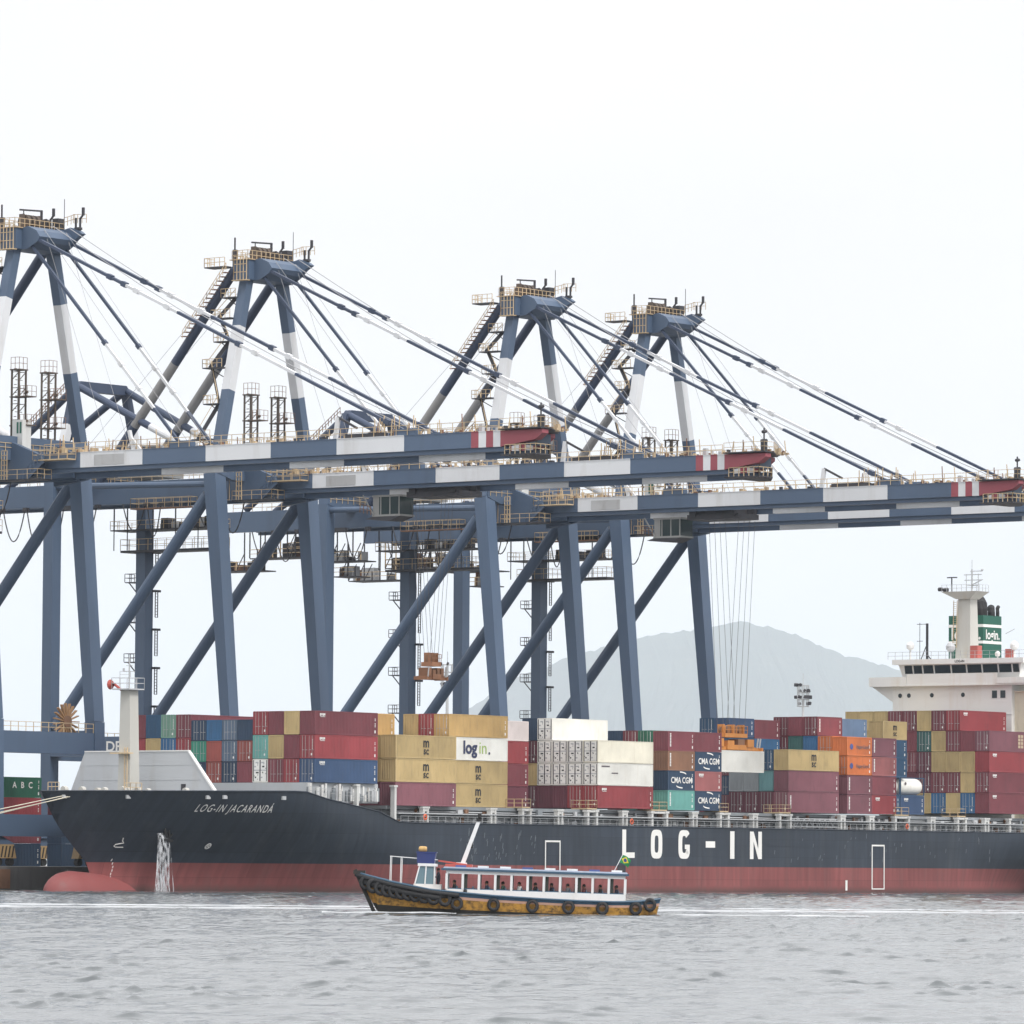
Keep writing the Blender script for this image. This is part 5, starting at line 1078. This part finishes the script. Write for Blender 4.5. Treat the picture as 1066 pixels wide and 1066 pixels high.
def bhalf(x, z):
    t = (x + 11) / 22; zz = z / max(.5, sheer(x))
    f = min(1, (t / (.34 - .1 * zz)) ** .62) if t < .3 else 1
    if t > .7: f *= 1 - .38 * ((t - .7) / .3) ** 2
    if x < -9.6: f *= max(0, min(1, (x - (-10.95 + 1.6 * (1 - zz))) / max(.05, (-9.6 + 10.95 - 1.6 * (1 - zz)))))
    return 2.25 * f * (.80 + .2 * min(1, max(0, zz)))
mb = MB(); fr_ = [-.25, .06, .22, .4, .66, .78, .9, 1.0]; cm = [1, 1, 0, 0, 2, 3, 3]
rows = []
for x in xsB:
    rows.append([(x + (1.7 * (1 - f) if x < -9.5 else 0) * (1 if x < -10 else .5) * (1 if f > 0 else 1.0) - (.35 * (1 - f) if x > 10.5 else 0), bhalf(x, f * sheer(x)), f * sheer(x) if f > 0 else f) for f in fr_])
for sg in (-1, 1):
    for i, (a, b_) in enumerate(zip(rows[:-1], rows[1:])):
        for k in range(len(fr_) - 1):
            q = [(p[0], sg * p[1], p[2]) for p in (a[k], b_[k], b_[k + 1], a[k + 1])]; m_ = cm[k]
            if xsB[i] < -3.6 and k >= 2: m_ = 0 if k < 4 else 1
            mb.face(q if sg < 0 else q[::-1], m_)
mb.face([(p[0], -p[1], p[2]) for p in rows[-1]] + [(p[0], p[1], p[2]) for p in rows[-1][::-1]], 0)
o = mb.build('hull', [OCH, BOTT, SALM, BBLU], ferry)
bm = bmesh.new(); bm.from_mesh(o.data); bmesh.ops.remove_doubles(bm, verts=bm.verts, dist=.003); bm.to_mesh(o.data); bm.free()
mb = MB()
for x0, x1 in zip(xsB[:-1], xsB[1:]): a, b_ = bhalf(x0, sheer(x0)) - .03, bhalf(x1, sheer(x1)) - .03; mb.face([(x0, -a, sheer(x0) - .12), (x1, -b_, sheer(x1) - .12), (x1, b_, sheer(x1) - .12), (x0, a, sheer(x0) - .12)])
mb.build('deck', WOODD, ferry)
for sg, nm in ((-1, 'rub_rail'), (1, 'rub_rail')):
    mb = MB(); mb.path([(x, sg * (bhalf(x, sheer(x)) + .02), sheer(x) - .04) for x in xsB], .075, 6); mb.build(nm, BBLU, ferry)
mb = MB(); mb.beam((-10.95, 0, 2.7), (-9.5, 0, .0), .22, .26); mb.box((-11.05, -.25, 2.42), (-10.2, .25, 2.66)); mb.build('stem_post', BOTT, ferry)
def tyre(x, z, r=.45, dy=.16, sg=-1):
    y = bhalf(x, min(z, sheer(x))) + .14; mb = MB(); n = 18
    mb.lathe([(r * .5, -.1), (r * .62, -.14), (r * .9, -.12), (r, 0), (r * .9, .12), (r * .62, .14), (r * .5, .1), (r * .48, 0), (r * .5, -.1)], (x, sg * y, z), 'y', n); mb.build('tyre_fender', RUBB, ferry, smooth=True)
for x, z in ((-10.1, 1.85), (-9.55, 1.68), (-9.0, 1.55), (-8.5, 1.45), (-8.0, 1.38), (-7.5, 1.32), (-7.0, 1.26), (-6.5, 1.2), (-5.85, 1.14), (-5.2, 1.06), (-4.4, .98)): tyre(x, z, .5)
mb = MB(); mb.path([(x, -(bhalf(x, sheer(x)) + .07), sheer(x) - .22) for x in (-10.9, -10.4, -9.7, -9, -8, -7, -6, -4.6, -3.4)], .14, 8); mb.path([(x, (bhalf(x, sheer(x)) + .07), sheer(x) - .22) for x in (-10.9, -10.4, -9.7, -9, -8, -7, -6, -4.6, -3.4)], .14, 8); mb.path([(x, -(bhalf(x, sheer(x)) - .04), sheer(x) - .52) for x in (-10.3, -9.7, -9, -8, -7, -6, -4.8)], .2, 8); mb.build('bow_fender', RUBB, ferry, smooth=True)
for x in (-3.55, -.95, 1.8, 4.35, 6.75, 9.1, 10.1): tyre(x, .72 if x < 8.5 else (.78 if x < 9.5 else 1.05), .46)
# cabin
x0c, x1c = -4.35, 8.3; nwin = 11
mb = MB(); hw = 1.62
for sg in (-1, 1):
    mb.box((x0c, sg * hw - .04, 1.15), (x1c, sg * hw + .04, 1.66)); mb.box((x0c, sg * hw - .06, 2.66), (x1c, sg * hw + .06, 2.86))
    for k in range(nwin + 1):
        x = x0c + (x1c - x0c) * k / nwin; mb.box((x - .085, sg * hw - .055, 1.66), (x + .085, sg * hw + .055, 2.66))
mb.box((x0c - .05, -hw, 1.15), (x0c + .03, hw, 1.7)); mb.box((x0c - .05, -hw, 2.6), (x0c + .03, hw, 2.86)); mb.box((x1c, -hw, 1.2), (x1c + .05, hw, 1.7)); mb.build('cabin', BWHT, ferry)
mb = MB(); 
for sg in (-1, 1): mb.box((x0c + .1, sg * (hw - .06) - .02, 1.60), (x1c - .1, sg * (hw - .06) + .02, 1.72))
for k in range(nwin): x = x0c + (x1c - x0c) * (k + .5) / nwin; mb.box((x - .1, -1.3, 1.45), (x + .1, 1.3, 1.52)); mb.box((x + .1, -1.3, 1.45), (x + .15, 1.3, 1.86))
mb.build('bench', BBLU, ferry)
mb = MB(); mb.hexa([(x0c - .35, -1.8, 2.86), (x1c + .2, -1.8, 2.86), (x1c + .2, 1.8, 2.86), (x0c - .35, 1.8, 2.86)], [(x0c - .2, -1.6, 3.1), (x1c + .1, -1.6, 3.1), (x1c + .1, 1.6, 3.1), (x0c - .2, 1.6, 3.1)]); roof = mb.build('roof', paint('roof_grey_blue', (.20, .24, .31), .6, .12, .5, (.5, .5, .5), 1.5, 1), ferry)
mb = MB(); mb.box((x0c - .4, -1.84, 2.88), (x1c + .24, -1.8, 3.0)); mb.box((x0c - .4, 1.8, 2.88), (x1c + .24, 1.84, 3.0)); mb.build('roof_trim', BBLU, roof)
for k in range(8): mb = MB(); x = x0c + .6 + k * 1.58; mb.box((x, -1.45, 3.1), (x + .75, -.9, 3.22)); mb.build('life_jacket_box', BWHT if k % 3 else BLUL, roof)
mb = MB()
for k in (1, 3, 5, 6, 8, 10): x = x0c + (x1c - x0c) * k / nwin + .22; mb.box((x - .11, -1.5, 1.66), (x + .11, -1.44, 2.7))
mb.build('curtain', paint('dark_curtain', (.03, .035, .03), .8), ferry)
mb = MB(); mb.box((7.7, -1.2, 3.1), (8.3, -.4, 3.55)); mb.build('roof_locker', DARK, roof)
# wheelhouse
mb = MB(); mb.hexa([(-6.75, -1.0, 1.5), (-4.75, -1.0, 1.5), (-4.75, 1.0, 1.5), (-6.75, 1.0, 1.5)], [(-6.7, -1.0, 1.92), (-4.75, -1.0, 1.92), (-4.75, 1.0, 1.92), (-6.7, 1.0, 1.92)])
mb.box((-6.45, -1.05, 3.08), (-5.1, 1.05, 3.26))
for (xa, xb) in ((-6.62, -6.32), (-5.25, -5.25), (-5.9, -5.85)):
    for sg in (-1, 1): mb.beam((xa, sg * .98, 1.9), (xb, sg * .98, 3.1), .09, .09)
wh = mb.build('wheelhouse', BWHT, ferry)
mb = MB(); mb.hexa([(-6.58, -.95, 1.92), (-5.3, -.95, 1.92), (-5.3, .95, 1.92), (-6.58, .95, 1.92)], [(-6.28, -.95, 3.08), (-5.3, -.95, 3.08), (-5.3, .95, 3.08), (-6.28, .95, 3.08)]); mb.build('windscreen', paint('blue_grey_glass', (.13, .21, .25), .1, .05, 0.), wh)
mb = MB(); mb.hexa([(-6.5, -1.0, 3.26), (-5.3, -1.0, 3.26), (-5.3, 1.0, 3.26), (-6.5, 1.0, 3.26)], [(-6.55, -1.05, 3.98), (-5.2, -1.05, 3.98), (-5.2, 1.05, 3.98), (-6.55, 1.05, 3.98)]); mb.box((-6.6, -1.08, 3.95), (-5.15, 1.08, 4.02)); mb.build('destination_box', paint('royal_blue_box', (.028, .045, .17), .5, .08, .3), wh)
mb = MB(); mb.lathe([(0, -.3), (.15, -.28), (.19, -.14), (.19, .14), (.15, .28), (0, .3)], (-6.15, -.3, 4.19), 'x', 12); mb.build('life_raft', paint('raft_cover', (.60, .38, .14), .6), wh)
mb = MB(); 
for sg in (-1, 1):
    mb.tube((-8.4, sg * .9, 1.9), (-8.4, sg * .9, 3.66), .03, 6); mb.tube((-7.65, sg * 1.0, 1.8), (-7.65, sg * 1.0, 3.6), .035, 6); mb.beam((-8.45, sg * .9, 3.66), (-5.1, sg * .95, 3.52), .055, .05)
mb.beam((-8.4, -.9, 3.66), (-8.4, .9, 3.66), .055, .05); mb.build('awning_frame', BWHT, ferry)
mb = MB()
for sg in (-1, 1): mb.beam((-5.0, sg * .9, 3.46), (-3.0, sg * .9, 3.26), .12, .1)
mb.box((-4.5, -1.2, 3.1), (-2.6, 1.2, 3.28)); mb.build('awning_rail', paint('salmon_red_rail', (.5, .1, .08)), ferry)
mb = MB(); mb.beam((-3.45, -.2, 2.9), (-2.25, -.2, 6.15), .42, .3, w2=(.3, .25)); mb.box((-3.75, -.5, 3.08), (-3.0, .1, 3.4)); mb.build('mast', BWHT, ferry)
mb = MB(); mb.box((-2.4, -.4, 6.12), (-2.05, .0, 6.3)); mb.lathe([(0, 0), (.13, .05), (.13, .3), (0, .36)], (-2.2, -.2, 6.3), 'z', 10); mb.box((-2.95, -.35, 4.35), (-2.6, -.05, 4.8)); mb.build('mast_lamp', BLACK, ferry)
mb = MB(); mb.beam((7.45, 0, 3.1), (8.05, 0, 4.25), .05, .05); fp = mb.build('flagpole', BWHT, ferry)
def flagp(u, v): return (8.02 - .2 * v + u * .64, .10 * math.sin(u * 5 + v * 2) * u, 4.25 - v * .5 - .3 * u * u - .05 * u)
def fsurf(name, poly, mat, e):
    mb = MB()
    mb.face([tuple(np.array(flagp(u, v)) + np.array((0, -e, 0))) for u, v in poly]); return mb
mb = MB(); nf = 10
for i in range(nf):
    for j in range(6): mb.face([flagp(i / nf, j / 6), flagp((i + 1) / nf, j / 6), flagp((i + 1) / nf, (j + 1) / 6), flagp(i / nf, (j + 1) / 6)])
fl = mb.build('flag', paint('flag_green', (.02, .22, .07), .7, .03, 0.), fp)
dm = MB()
for sg in (-1, 1):
    for i in range(8):
        u0, u1 = .1 + .1 * i, .2 + .1 * i; h = lambda u: .4 * (1 - abs(u - .5) / .4)
        dm.face([tuple(np.array(flagp(u, v)) + np.array((0, sg * .012, 0))) for u, v in ((u0, .5 - h(u0)), (u1, .5 - h(u1)), (u1, .5 + h(u1)), (u0, .5 + h(u0)))])
dm.build('flag_diamond', paint('flag_yellow', (.60, .48, .03), .7, .03, 0.), fl)
ds = MB()
for sg in (-1, 1): ds.face([tuple(np.array(flagp(.5 + .17 * math.cos(t), .5 + .22 * math.sin(t))) + np.array((0, sg * .024, 0))) for t in np.linspace(0, 6.28, 15)[:-1]])
ds.build('flag_disc', paint('flag_blue', (.02, .04, .2), .7, .03, 0.), fl)
mb = MB(); mb.path([(-7.2 + .1 * i, -1.9 + .05 * math.sin(i), 1.62) for i in range(8)], .12, 6); mb.lathe([(.1, 0), (.14, .2), (.1, .32)], (-3.0, -1.75, 1.35), 'z', 8); mb.build('bollard', BLACK, ferry)

# ------------------------------------------------------------------ people on the ferry: one continuous skinned body each
def person_mesh(name, seated=True):
    me = bpy.data.meshes.new(name); o = bpy.data.objects.new(name, me); col.objects.link(o)
    if seated: J = dict(pel=((0, 0, .08), .15), chest=((.03, 0, .42), .17), neck=((.02, 0, .60), .08), head=((-.01, 0, .71), .115), crown=((-.01, 0, .79), .105), shL=((.03, .19, .52), .07), elL=((-.02, .24, .26), .05), haL=((-.26, .15, .16), .04), shR=((.03, -.19, .52), .07), elR=((-.02, -.24, .26), .05), haR=((-.26, -.15, .16), .04), knL=((-.42, .1, .08), .075), anL=((-.44, .1, -.34), .05), toL=((-.6, .1, -.38), .04), knR=((-.42, -.1, .08), .075), anR=((-.44, -.1, -.34), .05), toR=((-.6, -.1, -.38), .04), nose=((-.115, 0, .715), .022))
    else: J = dict(pel=((0, 0, .95), .15), chest=((0, 0, 1.3), .17), neck=((0, 0, 1.48), .06), head=((-.02, 0, 1.6), .095), crown=((-.02, 0, 1.69), .085), shL=((0, .2, 1.4), .07), elL=((-.05, .27, 1.12), .05), haL=((-.32, .15, 1.12), .04), shR=((0, -.2, 1.4), .07), elR=((-.05, -.27, 1.12), .05), haR=((-.32, -.15, 1.12), .04), knL=((-.02, .1, .5), .075), anL=((.02, .1, .08), .05), toL=((-.14, .1, .04), .04), knR=((-.02, -.1, .5), .075), anR=((.02, -.1, .08), .05), toR=((-.14, -.1, .04), .04), nose=((-.125, 0, 1.6), .022))
    ks = list(J); E_ = [('pel', 'chest'), ('chest', 'neck'), ('neck', 'head'), ('head', 'crown'), ('head', 'nose'), ('chest', 'shL'), ('shL', 'elL'), ('elL', 'haL'), ('chest', 'shR'), ('shR', 'elR'), ('elR', 'haR'), ('pel', 'knL'), ('knL', 'anL'), ('anL', 'toL'), ('pel', 'knR'), ('knR', 'anR'), ('anR', 'toR')]
    me.from_pydata([J[k][0] for k in ks], [(ks.index(a), ks.index(b_)) for a, b_ in E_], [])
    md = o.modifiers.new('skin', 'SKIN'); o.modifiers.new('sub', 'SUBSURF').levels = 1
    for i, k in enumerate(ks): me.skin_vertices[0].data[i].radius = (J[k][1], J[k][1])
    me.skin_vertices[0].data[0].use_root = True
    dg = bpy.context.evaluated_depsgraph_get(); m2 = bpy.data.meshes.new_from_object(o.evaluated_get(dg)); bpy.data.objects.remove(o)
    zn = .57 if seated else 1.45; zc = .12 if seated else .95
    m2.materials.clear()
    for m_ in (paint('skin_tone', (.20, .10, .065), .6, .1, 0.), paint('shirt_dark', (.03, .035, .05)), paint('trousers_dark', (.025, .028, .04))): m2.materials.append(m_)
    for p in m2.polygons:
        c = p.center; hand = c.x < -.2 and abs(c.y) > .09 and zc < c.z < zn
        p.material_index = 0 if c.z > zn or hand else (1 if c.z > zc + .06 else 2); p.use_smooth = True
    return m2
PS = person_mesh('person', True); PT = person_mesh('person', False)
hairm = MB(); hairm.lathe([(.0, .115), (.06, .10), (.098, .05), (.105, -.02), (.085, -.06)], (.012, 0, .745), 'z', 12)
ho = hairm.build('hair', paint('dark_hair', (.012, .010, .009), .7), smooth=True); HAIR = ho.data; bpy.data.objects.remove(ho)
shirts = [('dark navy', (.02, .025, .05)), ('black', (.012, .012, .014)), ('grey', (.12, .12, .13)), ('dark green', (.02, .05, .035)), ('maroon', (.12, .03, .03)), ('white', (.55, .55, .53))]
seats = [(0, -.95, 1), (2, -1.05, 0), (3, -1.0, 3), (4, -.95, 5), (5, -1.0, 1), (6, -.9, 0), (7, -1.1, 2), (7.5, -.5, 1), (8, -1, 4), (9, -.95, 1), (10, -.9, 0)]
ords = {0: 'first', 2: 'third', 3: 'fourth', 4: 'fifth', 5: 'sixth', 6: 'seventh', 7: 'eighth', 7.5: 'eighth', 8: 'ninth', 9: 'tenth', 10: 'eleventh'}
Mf = Matrix.LocRotScale(FE, __import__('mathutils').Euler(FR), Vector(FS))
for i, (k, y, s_) in enumerate(seats):
    xx = x0c + (x1c - x0c) * (k + .5) / nwin; o = bpy.data.objects.new('person', PS); col.objects.link(o)
    o.location = Mf @ Vector((xx - .02, y, 1.36)); o.rotation_euler = (0, 0, R(-1.5) + random.uniform(-.3, .3))
    tag(o, 'passenger in %s clothes seated in the %s cabin opening from the bow%s' % (shirts[s_][0], ords[k], ', further side' if k == 7.5 else ''), 'person', 'passengers on the ferry')
    o.material_slots[1].link = 'OBJECT'; o.material_slots[1].material = paint('shirt_' + shirts[s_][0].replace(' ', '_'), shirts[s_][1], .8)
    h = bpy.data.objects.new('hair', HAIR); col.objects.link(h); h.parent = o; h.location = (-.005, 0, -.01); o.scale = (1.12, 1.12, 1.08)
o = bpy.data.objects.new('person', PT); col.objects.link(o); o.location = Mf @ Vector((-4.95, -.3, 1.3)); o.rotation_euler = (0, 0, R(-1.5)); tag(o, 'boatman in dark shirt standing behind the wheelhouse windscreen', 'person')
h = bpy.data.objects.new('hair', HAIR); col.objects.link(h); h.parent = o; h.location = (-.01, 0, .885)
